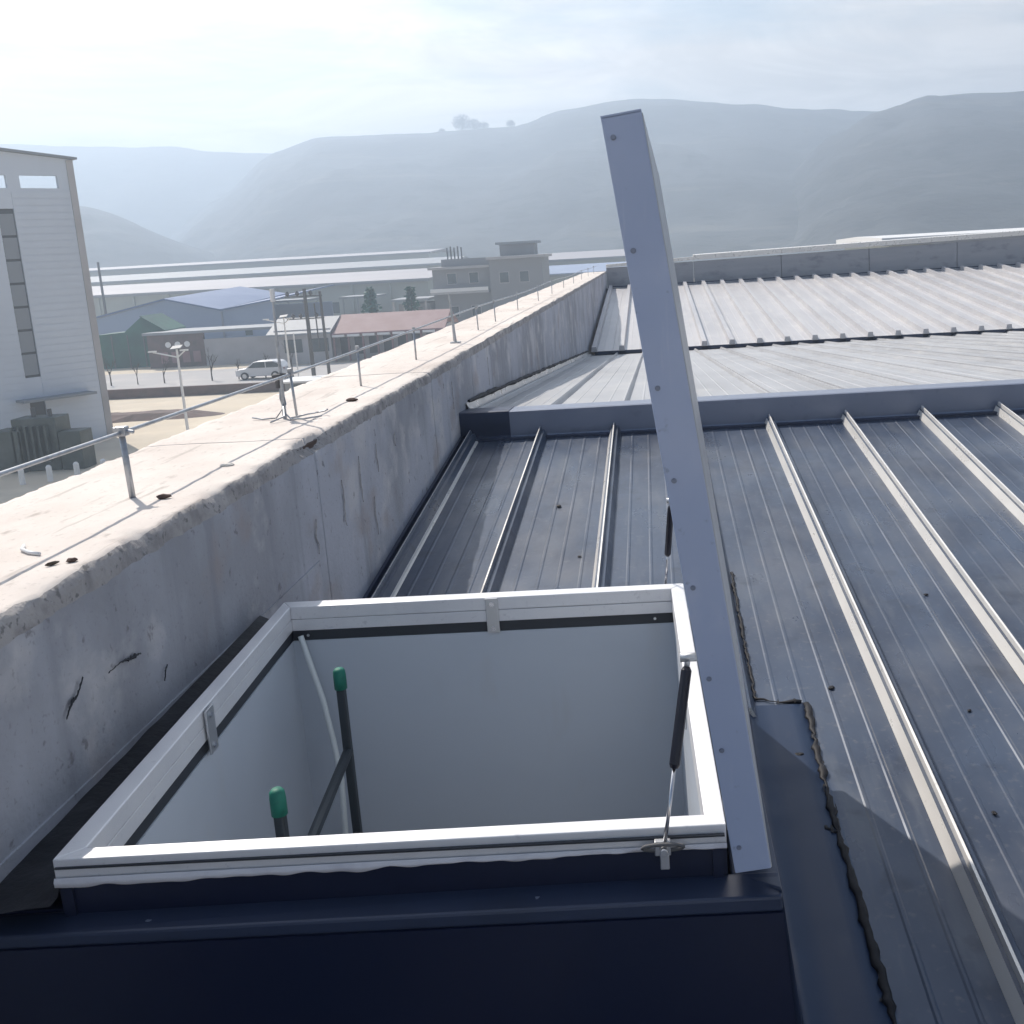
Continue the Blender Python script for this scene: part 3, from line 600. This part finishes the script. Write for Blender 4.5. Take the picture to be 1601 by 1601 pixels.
# ladder and cable inside the shaft
ld = thing('ladder', 'dark steel ladder with green rubber capped rails inside the hatch shaft', 'ladder', (-1.06, 2.9, -4.0))
L1, L2 = Vector((-1.085, 3.245)), Vector((-1.015, 2.46))
for p in (L1, L2):
    q = MB(); q.box((p.x - .0135, p.y - .0145, -4.0), (p.x + .0135, p.y + .0145, -.165)); r_ = keep(bevel(q.build('rail', 'ladder'), .005), ld)
    q = MB(); q.tube([(p.x, p.y, -.195), (p.x, p.y, -.15), (p.x, p.y, -.133), (p.x, p.y, -.125)], [.0205, .0205, .019, .013], 14); cp = q.build('rubber_cap', 'cap', None, True); cp.parent = r_
for k in range(9):
    z = -.415 - .30 * k; q = MB(); q.tube([(L1.x, L1.y, z), (L2.x, L2.y, z)], .017, 8); keep(q.build('rung', 'ladder'), ld)
cb = MB(); cp = [(-1.29, 3.50, -.10), (-1.26, 3.48, -.20), (-1.225, 3.46, -.32), (-1.195, 3.43, -.46), (-1.172, 3.40, -.60), (-1.16, 3.34, -.78), (-1.17, 3.3, -1.0), (-1.18, 3.3, -2.2)]
cb.tube(cp, .010, 10); tag(cb.build('cable', 'cable', None, True), 'white cable hanging down the back left corner of the hatch shaft', 'cable')

# membrane patch beside the hatch with its messy black sealant edge
pt = thing('roof_patch', 'flat navy sheet patch on the roof right of the hatch, edged with black sealant', 'roof patch', (.38, 1, zn(1)))
q = MB(); n = 50
ys = [-2.5 + 6.22 * i / n for i in range(n + 1)]
for y in ys:
    xe = .488 + .004 * pnoise(y, 0, 0, 3)
    for x, dz in ((.268, .035), (.290, .010), (.36, .009), (.43, .0085), (xe, .0075), (xe + .002, .001)): q.v.append((x, y, zn(y) + dz + (.0012 * pnoise(x, y, 0, 6) if 0.3 < x < .48 else 0)))
for i in range(n):
    for k in range(5): q.f.append((i*6+k, i*6+k+1, i*6+7+k, i*6+6+k)); q.mi.append(0)
keep(q.build('sheet', 'patch', None, True, recalc=False), pt)
rnd = random.Random(5)
def bead(pts, r0, r1, name, par, sd):
    rnd = random.Random(sd); q = MB()
    P = []
    for (x0, y0), (x1, y1) in zip(pts, pts[1:]):
        L = math.hypot(x1 - x0, y1 - y0); k = max(2, int(L / .022))
        for i in range(k): t = i / k; P.append((x0 + (x1 - x0) * t + rnd.uniform(-.005, .005), y0 + (y1 - y0) * t + rnd.uniform(-.006, .006)))
    pp = [(x, y, zn(y) + .007 + rnd.uniform(0, .004)) for x, y in P]
    rr = [max(.002, r0 + (r1 - r0) * (.5 + .9 * noise.noise(Vector((x * 9, y * 22, sd)))) + rnd.uniform(-.0015, .002)) for x, y, z in pp]
    q.tube(pp, rr, 7)
    for i, (x, y, z) in enumerate(q.v): q.v[i] = (x, y, zn(y) + .006 + (z - zn(y) - .006) * .55)
    for _ in range(int(len(P) * .35)):      # smeared dabs beside the line
        x, y = rnd.choice(P); x += rnd.gauss(0, .007); a_ = rnd.uniform(.002, .006); l_ = rnd.uniform(.004, .016); z = zn(y) + .0105
        q.quad((x - a_, y - l_, z - .1 * l_), (x, y - l_ * 1.3, z - .1 * l_ + .001), (x + a_, y - l_ * .4, z), (x + a_ * .6, y + l_, z + .1 * l_), (x - a_ * .5, y + l_ * 1.2, z + .1 * l_ + .001))
    return keep(q.build(name, 'sealant', None, True), par)
bead([(.50, 3.72), (.483, 3.2), (.482, 2.95), (.487, 2.6), (.492, 2.2), (.49, 1.4), (.49, 0.5)], .004, .017, 'sealant_bead', pt, 1)
bead([(.30, 3.79), (.38, 3.745), (.50, 3.73)], .003, .012, 'sealant_bead', pt, 2)
bead([(.312, 3.78), (.312, 4.3), (.316, 4.7), (.318, 5.0)], .002, .010, 'sealant_bead', pt, 3)
bead([(.478, 2.96), (.455, 2.98), (.436, 3.02)], .004, .010, 'sealant_bead', pt, 9)

# crumbs on the roof
for k, (x, y, s_, lb) in enumerate([(.425, 3.39, .011, 'dark folded crumb of sealant lying on the navy patch'), (.61, 3.83, .010, 'dark crumb on the roof sheet beyond the corner of the patch'),
                                    (.98, 3.02, .007, 'small dark crumb in the second roof bay right of the hatch, nearest'), (1.18, 4.62, .007, 'tiny dark crumb beside the second rib right of the hatch'),
                                    (1.08, 3.62, .006, 'tiny dark crumb in the middle of the second bay'), (-.62, 6.1, .012, 'dark leaf scrap on the roof sheet beyond the hatch, left'), (-.45, 5.3, .007, 'tiny speck on the sheet straight behind the hatch')]):
    lump('debris', (x, y, zn(y) + .002), (s_ * 1.7, s_ * 1.2, s_ * .5), 'sealant', lb, 'debris', 20 + k, k)

# ------------------------------------------------------------------ distant buildings on the left
tw = thing('tower_building', 'tall pale clad tower block with a sloping roof at the left edge', 'building', (-35.5, 67.6, -9), None, math.atan2(.785, .62))
# local x runs from near-left (negative) to the right corner (0); local -y... faces the camera
def tb(n_, m_, a, b, par=None): return boxpart(n_, m_, par or tw, a, b)
Hh = 17.4; Wd = 10; Dp = 7
wall = MB()
def panel(x0, x1, z0, z1): wall.box((x0, 0, z0), (x1, .25, z1))
slit = (-4.65, -3.75)
panel(-Wd, 0, 16.45, Hh); panel(-Wd, slit[0], 0, 14.5); panel(slit[1], 0, 0, 14.5); panel(slit[0], slit[1], 2.9, 4.4); panel(-Wd, 0, 14.5, 15.7)
panel(-Wd, -6.2, 15.7, 16.45); panel(-3.9, -3.16, 15.7, 16.45); panel(-.97, 0, 15.7, 16.45)
wall.build('front_wall', 'tower', tw)
for k in range(40):      # horizontal lap joints of the cladding
    z = .42 + .42 * k
    if z < 15.2:
        for x0, x1 in ((-Wd, slit[0]), (slit[1], -.36)):
            boxpart('cladding_lap', 'tower', tw, (x0, -.03, z), (x1, 0, z + .36))
boxpart('side_wall', 'tower_trim', tw, (-.25, .25, 0), (0, Dp, 15.4)); boxpart('corner_trim', 'plaster', tw, (-.35, -.06, 0), (.06, .1, Hh))
boxpart('back_wall', 'tower', tw, (-Wd, Dp - .25, 0), (-.25, Dp, 15.4)); boxpart('left_wall', 'tower', tw, (-Wd, .25, 0), (-Wd + .25, Dp - .25, 15.4)); boxpart('top_floor', 'tower', tw, (-Wd + .25, .25, 15.2), (-.25, Dp - .25, 15.38))
for x in (-Wd,): boxpart('roof_post', 'tower', tw, (x, Dp - .5, 15.4), (x + .25, Dp - .25, Hh))
q = MB(); q.hexa([(-Wd - .5, -.3, Hh + 1.1), (.25, -.3, Hh + .03), (.5, Dp, Hh + .03), (-Wd - .5, Dp, Hh + 1.1), (-Wd - .5, -.3, Hh + 1.25), (.25, -.3, Hh + .16), (.5, Dp, Hh + .16), (-Wd - .5, Dp, Hh + 1.25)]); q.build('roof', 'tower_trim', tw)
q = MB(); q.hexa([(-Wd, 0, Hh), (0, 0, Hh), (0, .25, Hh), (-Wd, .25, Hh), (-Wd, 0, Hh + 1.0), (0, 0, Hh + .04), (0, .25, Hh + .04), (-Wd, .25, Hh + 1.0)]); q.build('roof_fascia', 'tower', tw)
wn = boxpart('window', 'dark', tw, (slit[0], .10, 4.4), (slit[1], .2, 14.5))
for k in range(7): boxpart('pane', 'tower_trim', wn, (slit[0] + .05, .07, 4.55 + 1.4 * k), (slit[1] - .05, .098, 5.8 + 1.4 * k))
dr = boxpart('door', 'dark', tw, (slit[0], .1, .05), (slit[1], .2, 2.9))
q = MB(); q.box((-5.4, -1.2, 3.0), (-1.1, -.03, 3.15)); q.build('canopy', 'tower_trim', tw)

# transformer-like plant at the foot of the tower
mc = thing('machine', 'dark green boxy electrical plant standing in front of the tower door', 'machine', (-33.5, 56, -9))
for a, b in (((-2.6, 0, 0), (-.9, 1.6, 2.3)), ((-1.5, .3, 0), (.9, 1.8, 2.9)), ((1.0, .2, 0), (2.2, 1.5, 2.1))): boxpart('cabinet', 'machine', mc, a, b, .05)
for k in range(6): boxpart('cooling_fin', 'machine', mc, (-1.4 + .36 * k, .0, .5), (-1.3 + .36 * k, .3, 2.5))
q = MB(); q.tube([(-.6, 1, 2.9), (-.6, 1, 3.4)], .12, 8); q.tube([(.3, 1, 2.9), (.3, 1, 3.3)], .12, 8); q.build('bushing', 'pole', mc)
for k in range(5):
    o = MB(); o.tube([(0, 0, 0), (0, 0, .75), (0, 0, .85)], [.14, .14, .07], 10); o = o.build('bollard', 'whitepaint'); o.location = (-33.8 + 1.15 * k, 52.2 + .5 * k, -9)
    tag(o, 'short white bollard in front of the plant, number %s from the left' % ['one', 'two', 'three', 'four', 'five'][k], 'bollard', 'white bollards by the plant')

# street furniture
def lamp(x, y, hgt, lb):
    t = thing('street_lamp', lb, 'street lamp', (x, y, -9))
    q = MB(); q.tube([(0, 0, 0), (0, 0, hgt)], [.10, .06], 8); q.build('pole', 'whitepaint', t)
    for s_, L, up in ((-1, 1.4, .35), (1, .45, .35)):
        q = MB(); q.tube([(0, 0, hgt - .5), (s_ * L, 0, hgt - .5 + up)], .04, 6); q.box((s_ * L - .25, -.08, hgt - .5 + up), (s_ * L + .2, .08, hgt - .42 + up)); q.build('arm', 'whitepaint', t)
    q = MB(); q.hexa([(-.3, -.2, hgt - .05), (.3, -.2, hgt + .0), (.3, .2, hgt + .15), (-.3, .2, hgt + .1), (-.3, -.2, hgt), (.3, -.2, hgt + .05), (.3, .2, hgt + .2), (-.3, .2, hgt + .15)]); q.build('solar_panel', 'tower_trim', t)
    return t
lamp(-27.6, 61, 5.9, 'white twin-arm street lamp standing on the sandy yard')
lamp(-29.2, 84, 6.3, 'white twin-arm street lamp behind the tall lightning rod')

hf = thing('utility_pole', 'pair of dark poles with crossarms and insulators beside the road', 'utility pole', (-29.6, 91, -9))
q = MB(); q.tube([(0, 0, 0), (.0, 0, 8.3)], [.19, .14], 10); q.build('pole', 'pole', hf)
q = MB(); q.tube([(1.35, 0, 0), (1.3, 0, 8.0)], [.15, .10], 10); q.build('pole', 'pole', hf)
q = MB(); q.tube([(.75, 0, 3.2), (.72, 0, 7.0)], .06, 8); q.build('riser', 'pole', hf)
q = MB(); q.tube([(-1.35, 0, 4.6), (-1.35, 0, 0)], .06, 8); q.build('riser', 'whitepaint', hf)
for z in (7.6, 5.7): boxpart('crossarm', 'pole', hf, (-1.75, -.06, z), (1.45, .06, z + .10))
for x, z in ((-1.5, 7.7), (-.65, 7.7), (.5, 7.7), (-1.2, 5.8), (-.55, 5.8), (.8, 5.8)):
    q = MB(); q.tube([(x, 0, z), (x, 0, z + .12), (x, 0, z + .28), (x, 0, z + .42)], [.05, .17, .17, .05], 8); q.build('insulator', 'pole', hf)
tp = thing('utility_pole', 'single thin leaning pole beside the tower, against the hall roof', 'utility pole', (-77.1, 150, -9)); q = MB(); q.tube([(0, 0, 0), (-.1, 0, 12.3)], [.22, .15], 8); q.build('pole', 'pole', tp)
# wires
# car
def car(loc, rz):
    t = thing('parked_car', 'silver white SUV parked on the road beyond the parapet', 'car', loc, None, rz)
    prof = [(-2.3, .35), (-2.32, .75), (-2.1, .98), (-1.25, 1.08), (-.55, 1.62), (-.1, 1.70), (1.3, 1.70), (1.85, 1.55), (2.25, 1.05), (2.3, .75), (2.28, .38), (1.75, .3), (-1.8, .3)]
    q = MB(); q.prism(prof, 'y', -.9, .9); bevel(q.build('body', 'carpaint', t), .06)
    for s_ in (-.915, .915):
        q = MB(); q.prism([(-1.1, 1.10), (-.5, 1.55), (-.05, 1.60), (.55, 1.60), (.55, 1.08)], 'y', s_ - .006, s_ + .006); q.build('window', 'glass', t)
        q = MB(); q.prism([(.65, 1.08), (.65, 1.60), (1.3, 1.60), (1.75, 1.45), (1.95, 1.10)], 'y', s_ - .006, s_ + .006); q.build('window', 'glass', t)
        for x in (-1.45, 1.45):
            q = MB(); q.tube([(x, s_ - .1, .36), (x, s_ + .06, .36)], .36, 18); wl = q.build('wheel', 'tyre', t)
            q = MB(); q.tube([(x, s_ - .11 if s_ < 0 else s_ + .04, .36), (x, s_ + (-.075 if s_ < 0 else .075), .36)], .21, 12); q.build('rim', 'zinc', wl)
    q = MB(); q.quad((-1.24, -.78, 1.10), (-1.24, .78, 1.10), (-.57, .70, 1.62), (-.57, -.70, 1.62)); o = q.build('windscreen', 'glass', t, recalc=False); o.location.x = -.02; o.location.z = .012
    for s_ in (-.7, .7): boxpart('headlight', 'whitepaint', t, (-2.34, s_ - .18, .72), (-2.2, s_ + .18, .88)); boxpart('tail_light', 'redroof', t, (2.22, s_ - .15, .85), (2.31, s_ + .15, 1.05))
    return t
car((-36.9, 99.0, -8.985), R(-2))
bo = thing('guard_booth', 'small dark booth with a pale flat roof at the road edge', 'booth', (-28.7, 86, -9))
boxpart('wall', 'villawall', bo, (-1.4, -1, 0), (1.4, 1, .95)); boxpart('window', 'glass', bo, (-.9, -1.03, .3), (.9, -1.0, .8)); boxpart('roof', 'whitepaint', bo, (-1.7, -1.4, .96), (1.7, 2.2, 1.10))

# saplings and low wall at the road
for k in range(9):
    x = -57 + 2.6 * k + (k > 4) * 2; y = 100 - .12 * k
    t = thing('sapling', 'bare roadside sapling, %s from the tower end of the row' % ['first', 'second', 'third', 'fourth', 'fifth', 'sixth', 'seventh', 'eighth', 'ninth'][k], 'tree', (x, y, -9), 'bare saplings along the road')
    q = MB(); bare_tree(q, (0, 0, 0), 2.6 + .5 * (k % 3), 70 + k, .6, 3); q.build('branches', 'bark', t, recalc=False)
q = MB(); q.hexa([(-62, 89.3, -9), (-27, 87.4, -9), (-27, 87.8, -9), (-62, 89.7, -9), (-62, 89.3, -8.2), (-27, 87.4, -8.2), (-27, 87.8, -8.2), (-62, 89.7, -8.2)]); tag(q.build('boundary_wall', 'brick'), 'low dark boundary wall between the sandy yard and the road', 'wall')
q = MB(); bw = [(-46, 73, -9), (-31, 74.5, -9)]; 
rnd = random.Random(3); n = 24; ringv = []
for k in range(n): t = 2 * math.pi * k / n; ringv.append((-37.5 + (6.4 + rnd.uniform(-.5, .5)) * math.cos(t), 75.5 + (1.7 + rnd.uniform(-.3, .3)) * math.sin(t)))
q.v = [(x, y, -9.0) for x, y in ringv] + [(-37.5 + (x + 37.5) * .6, 75.5 + (y - 75.5) * .5, -8.62 + rnd.uniform(-.08, .08)) for x, y in ringv]
for k in range(n): k2 = (k + 1) % n; q.f.append((k, k2, n + k2, n + k)); q.mi.append(0)
q.f.append(tuple(range(n, 2 * n))); q.mi.append(0); tag(q.build('brown_heap', 'brick'), 'long low brown heap on the sandy yard', 'heap')  # low brown mound with an uneven outline

# sheds
bs = thing('workshop_shed', 'pale blue workshop with two low gables and a darker blue roof', 'building', (-60, 134, -9))
fp = [(-11, 0), (-11, 4.9), (-1.2, 6.9), (5.7, 5.2), (12.2, 6.1), (12.2, 0)]
q = MB(); q.prism(fp, 'y', 0, .3); q.build('gable_wall', 'bluewall', bs)
q = MB(); q.prism([(-11, 0), (-11, 4.8), (12.2, 4.8), (12.2, 0)], 'y', 25, 25.3); q.build('rear_wall', 'bluewall', bs)
for (x0, z0), (x1, z1), lb in (((-11.6, 4.85), (-1.2, 6.95), 0), ((-1.2, 6.95), (5.7, 5.25), 0), ((5.7, 5.25), (12.8, 6.2), 0)):
    q = MB(); q.hexa([(x0, -.4, z0), (x1, -.4, z1), (x1, 25, z1 + (.9 if x1 > 0 else .55)), (x0, 25, z0 + .6), (x0, -.4, z0 + .2), (x1, -.4, z1 + .2), (x1, 25, z1 + (1.1 if x1 > 0 else .75)), (x0, 25, z0 + .8)]); q.build('roof', 'blueroof', bs)
boxpart('window', 'glass', bs, (8.4, -.05, 2.0), (9.3, 0, 3.2)); boxpart('downpipe', 'trim', bs, (5.6, -.15, 0), (5.8, -.01, 5.1)); boxpart('door', 'dark', bs, (-5, -.05, 0), (-2, 0, 3))
gt = thing('green_shed', 'green sheeted shed with a steep gable in front of the blue workshop', 'shed', (-59, 118.5, -9))
q = MB(); q.prism([(-3.7, 0), (-3.7, 3.8), (-.2, 4.0), (1.9, 5.6), (4.2, 4.0), (4.2, 0)], 'y', 0, 5); q.build('wall', 'greentarp', gt)
q = MB(); q.hexa([(1.9, -.3, 5.62), (4.5, -.3, 3.9), (4.5, 5.2, 3.9), (1.9, 5.2, 5.62), (1.9, -.3, 5.74), (4.5, -.3, 4.02), (4.5, 5.2, 4.02), (1.9, 5.2, 5.74)]); q.build('roof', 'greentarp', gt)
for k in range(5): boxpart('post', 'pole', gt, (-3.6 + 1.8 * k, -.08, 0), (-3.48 + 1.8 * k, -.01, 3.7))
bwall = thing('compound_wall', 'dark brick compound wall with three round white discs', 'wall', (-52, 116, -9))
boxpart('brickwork', 'brick', bwall, (-3.6, 0, 0), (2.6, .4, 3.6)); boxpart('lean_to_roof', 'tower_trim', bwall, (-4, -.2, 3.62), (15, 6, 3.9)); boxpart('brickwork', 'plaster', bwall, (2.6, .05, 0), (11.5, .4, 2.9)); boxpart('dark_bay', 'dark', bwall, (11.5, .6, 0), (15, .8, 3.4))
for k in range(3):
    q = MB(); q.tube([(-1.35 + 1.05 * k, -.05, 2.5), (-1.35 + 1.05 * k, 0, 2.5)], .32, 14); q.build('disc', 'whitepaint', bwall)
for k in range(4): boxpart('red_banner', 'redroof', bwall, (-2.3 + 1.2 * k, -.04, .5), (-1.5 + 1.2 * k, -.005, 1.7))

rh = thing('red_roof_house', 'long low house with a red roof and a row of dark openings', 'house', (-33, 112, -9))
boxpart('wall', 'plaster', rh, (-7.2, 0, 0), (-1.2, 7, 3.6)); boxpart('wall', 'plaster', rh, (-1.2, 1.6, 0), (10.5, 7, 3.2))
q = MB(); q.prism([(-.7, 3.25), (3.5, 4.7), (7.8, 3.4), (7.8, 3.2), (3.5, 4.5), (-.7, 3.05)], 'x', -7.8, -1.0); q.build('roof', 'tower_trim', rh)
q = MB(); q.prism([(-.3, 3.0), (4.0, 4.75), (8, 3.2), (8, 3.0), (4.0, 4.55), (-.3, 2.8)], 'x', -1.0, 11); q.build('roof', 'redroof', rh)
for x in (-6.2, -3.4): boxpart('window', 'glass', rh, (x, -.06, 1.2), (x + 1.9, -.002, 2.6))
for k in range(8):
    boxpart('column', 'redroof', rh, (-1.0 + 1.55 * k, 0, 0), (-.82 + 1.55 * k, .2, 2.8))
    if k < 7: boxpart('fascia_tile', 'whitepaint', rh, (-.95 + 1.6 * k, -.34, 2.62), (.35 + 1.6 * k, -.28, 2.86)); boxpart('window', 'dark', rh, (-.7 + 1.55 * k, 1.53, .6), (.3 + 1.55 * k, 1.598, 2.4))

# long factory halls
def hall(loc, w_, d_, he, hr, label, wall='hallwall', roof='hallroof', rz=0, bays=12, wd=True):
    t = thing('factory_hall', label, 'building', loc, 'long factory halls in the valley', rz)
    boxpart('wall', wall, t, (0, 0, 0), (w_, .3, he)); boxpart('wall', wall, t, (0, .3, 0), (.3, d_, he)); boxpart('wall', wall, t, (w_ - .3, .3, 0), (w_, d_, he))
    q = MB(); q.prism([(-.5, he), (d_ / 2, hr), (d_ + .5, he), (d_ + .5, he + .3), (d_ / 2, hr + .3), (-.5, he + .3)], 'x', -.5, w_ + .5); q.build('roof', roof, t)
    boxpart('eave_gutter', 'tower_trim', t, (-.5, -.75, he - .15), (w_ + .5, -.502, he + .2))
    if wd:
        for k in range(bays):
            x = w_ * (k + .5) / bays; boxpart('window', 'glass', t, (x - .9, -.04, he * .35), (x + .9, -.002, he * .6)); boxpart('pilaster', wall, t, (w_ * k / bays, -.25, 0), (w_ * k / bays + .3, -.0, he - .2))
    return t
hall((-112, 182, -9), 78, 46, 7.0, 8.3, 'long pale hall behind the blue workshop with a light roof', rz=R(-10))
hall((-200, 292, -9), 140, 40, 11.9, 12.7, 'farthest long hall whose white roof edge shines at the hill foot', wd=False)
hall((-150, 246, -9), 105, 26, 8.9, 10.2, 'middle long hall with a blue-grey roof between the two pale ones', roof='tower_trim', wd=False)
hall((-26, 215, -9), 22, 30, 8.4, 9.7, 'pale hall just right of the flat roofed villa', wd=False)
hall((-22, 175, -9), 19, 22, 6.4, 7.6, 'low hall with a blue-grey roof right of the villa, nearest the parapet', roof='bluewall', wd=False)
hall((13.8, 62, -9), 26, 14, 9.62, 9.76, 'low white roofed hall showing as a thin strip over the end parapet', roof='whitepaint', wd=False)
# dark shelters against the hall wall
for k, (x, lb) in enumerate(((-57, 'open dark shelter against the pale hall, left one'), (-46.5, 'open dark shelter against the pale hall, right one beside the villa'))):
    t = thing('shelter', lb, 'shelter', (x, 160, -9)); boxpart('roof', 'tower_trim', t, (-.5, 0, 5.0), (5.2, 6, 5.3))
    for xx in (0, 2.2, 4.4): boxpart('post', 'tower_trim', t, (xx, .1, 0), (xx + .2, .3, 5))
def conifer(loc, h, lb):
    t = thing('conifer_tree', lb, 'tree', loc, 'dark conifers by the red roof')
    q = MB(); q.tube([(0, 0, 0), (0, 0, h)], [.12, .03], 6); q.build('trunk', 'bark', t)
    q = MB(); rnd = random.Random(h)
    for k in range(420):
        u = rnd.random() ** .8; z = h * (.12 + .88 * u); r = (1 - u) ** .8 * h * .26 * rnd.uniform(.3, 1.05) + .05; a_ = rnd.uniform(0, 6.28)
        p = Vector((r * math.cos(a_), r * math.sin(a_), z)); s_ = h * .06
        e1 = Vector((rnd.uniform(-1, 1), rnd.uniform(-1, 1), rnd.uniform(-1, .2))) * s_; e2 = Vector((rnd.uniform(-1, 1), rnd.uniform(-1, 1), rnd.uniform(-.4, .6))) * s_
        q.quad(p, p + e1, p + e1 + e2, p + e2)
    q.build('crown', 'greentarp', t, recalc=False)
conifer((-34.6, 131, -9), 7.2, 'small dark conifer behind the red roof, left one')
conifer((-29.6, 131, -9), 7.0, 'small dark conifer behind the red roof, right one')

# villa with roof-top stair house
vl = thing('villa', 'grey flat roofed villa with a roof-top stair house and pipes', 'building', (-30.6, 150, -9))
boxpart('wall', 'villawall', vl, (0, 0, 0), (8.2, 9, 8.6)); boxpart('wall', 'villawall', vl, (8.2, -1.0, 0), (15.6, 9, 9.6))
boxpart('roof_slab', 'plaster', vl, (-.5, -.6, 8.62), (8.18, 9.4, 8.95)); boxpart('parapet', 'villawall', vl, (1.2, 1, 8.97), (8.1, 9, 10.0)); boxpart('roof_slab', 'plaster', vl, (7.9, -1.6, 9.62), (16.1, 9.4, 10.0))
sh = boxpart('stair_house', 'villawall', vl, (9.5, 1.5, 10.02), (14.4, 6, 11.6)); boxpart('roof', 'tower_trim', sh, (9.0, 1.0, 11.62), (14.9, 6.5, 11.95))
boxpart('balcony', 'plaster', vl, (-.2, -1.4, 5.2), (7.9, -.01, 5.5)); boxpart('balcony_rail', 'whitepaint', vl, (-.2, -1.42, 5.52), (7.9, -1.35, 6.0))
for x, z in ((2.1, 6.6), (5.2, 6.6), (9.6, 6.4), (12.4, 6.4), (2.1, 2), (5.2, 2), (10, 2), (13, 2)):
    wf = boxpart('window', 'plaster', vl, (x - .1, (-.05 if x < 8.2 else -1.05), z - .1), (x + 1.3, (-.002 if x < 8.2 else -1.002), z + 1.5)); boxpart('pane', 'glass', wf, (x, (-.08 if x < 8.2 else -1.08), z), (x + 1.2, (-.051 if x < 8.2 else -1.051), z + 1.4))
for k in range(5):
    q = MB(); q.tube([(2.0 + .5 * k, 2, 10.0), (2.0 + .5 * k, 2, 11.6 + .15 * (k % 2))], .11, 6); q.build('pipe', 'pole', vl)
lw = thing('annex', 'low annex with pale columns left of the villa', 'building', (-35.5, 149, -9)); boxpart('wall', 'villawall', lw, (0, 0, 0), (4.4, 6, 4.2)); boxpart('roof', 'tower_trim', lw, (-.8, -1.2, 4.6), (4.5, 6, 4.9))
for k in range(4): boxpart('column', 'plaster', lw, (-.6 + 1.5 * k, -1, 0), (-.35 + 1.5 * k, -.75, 4.59))

# ------------------------------------------------------------------ haze
q = MB(); q.box((-1400, -420, -10.5), (1300, 1620, 150)); hzb = q.build('haze', [], None); tag(hzb, kind='stuff')
mh = bpy.data.materials.new('haze'); mh.use_nodes = True; t = mh.node_tree; t.nodes.remove(t.nodes['Principled BSDF'])
pv = t.nodes.new('ShaderNodeVolumePrincipled'); pv.inputs['Color'].default_value = (.64, .775, .95, 1); pv.inputs['Density'].default_value = .0015; pv.inputs['Anisotropy'].default_value = .55
t.links.new(pv.outputs[0], t.nodes['Material Output'].inputs['Volume']); hzb.data.materials.append(mh)
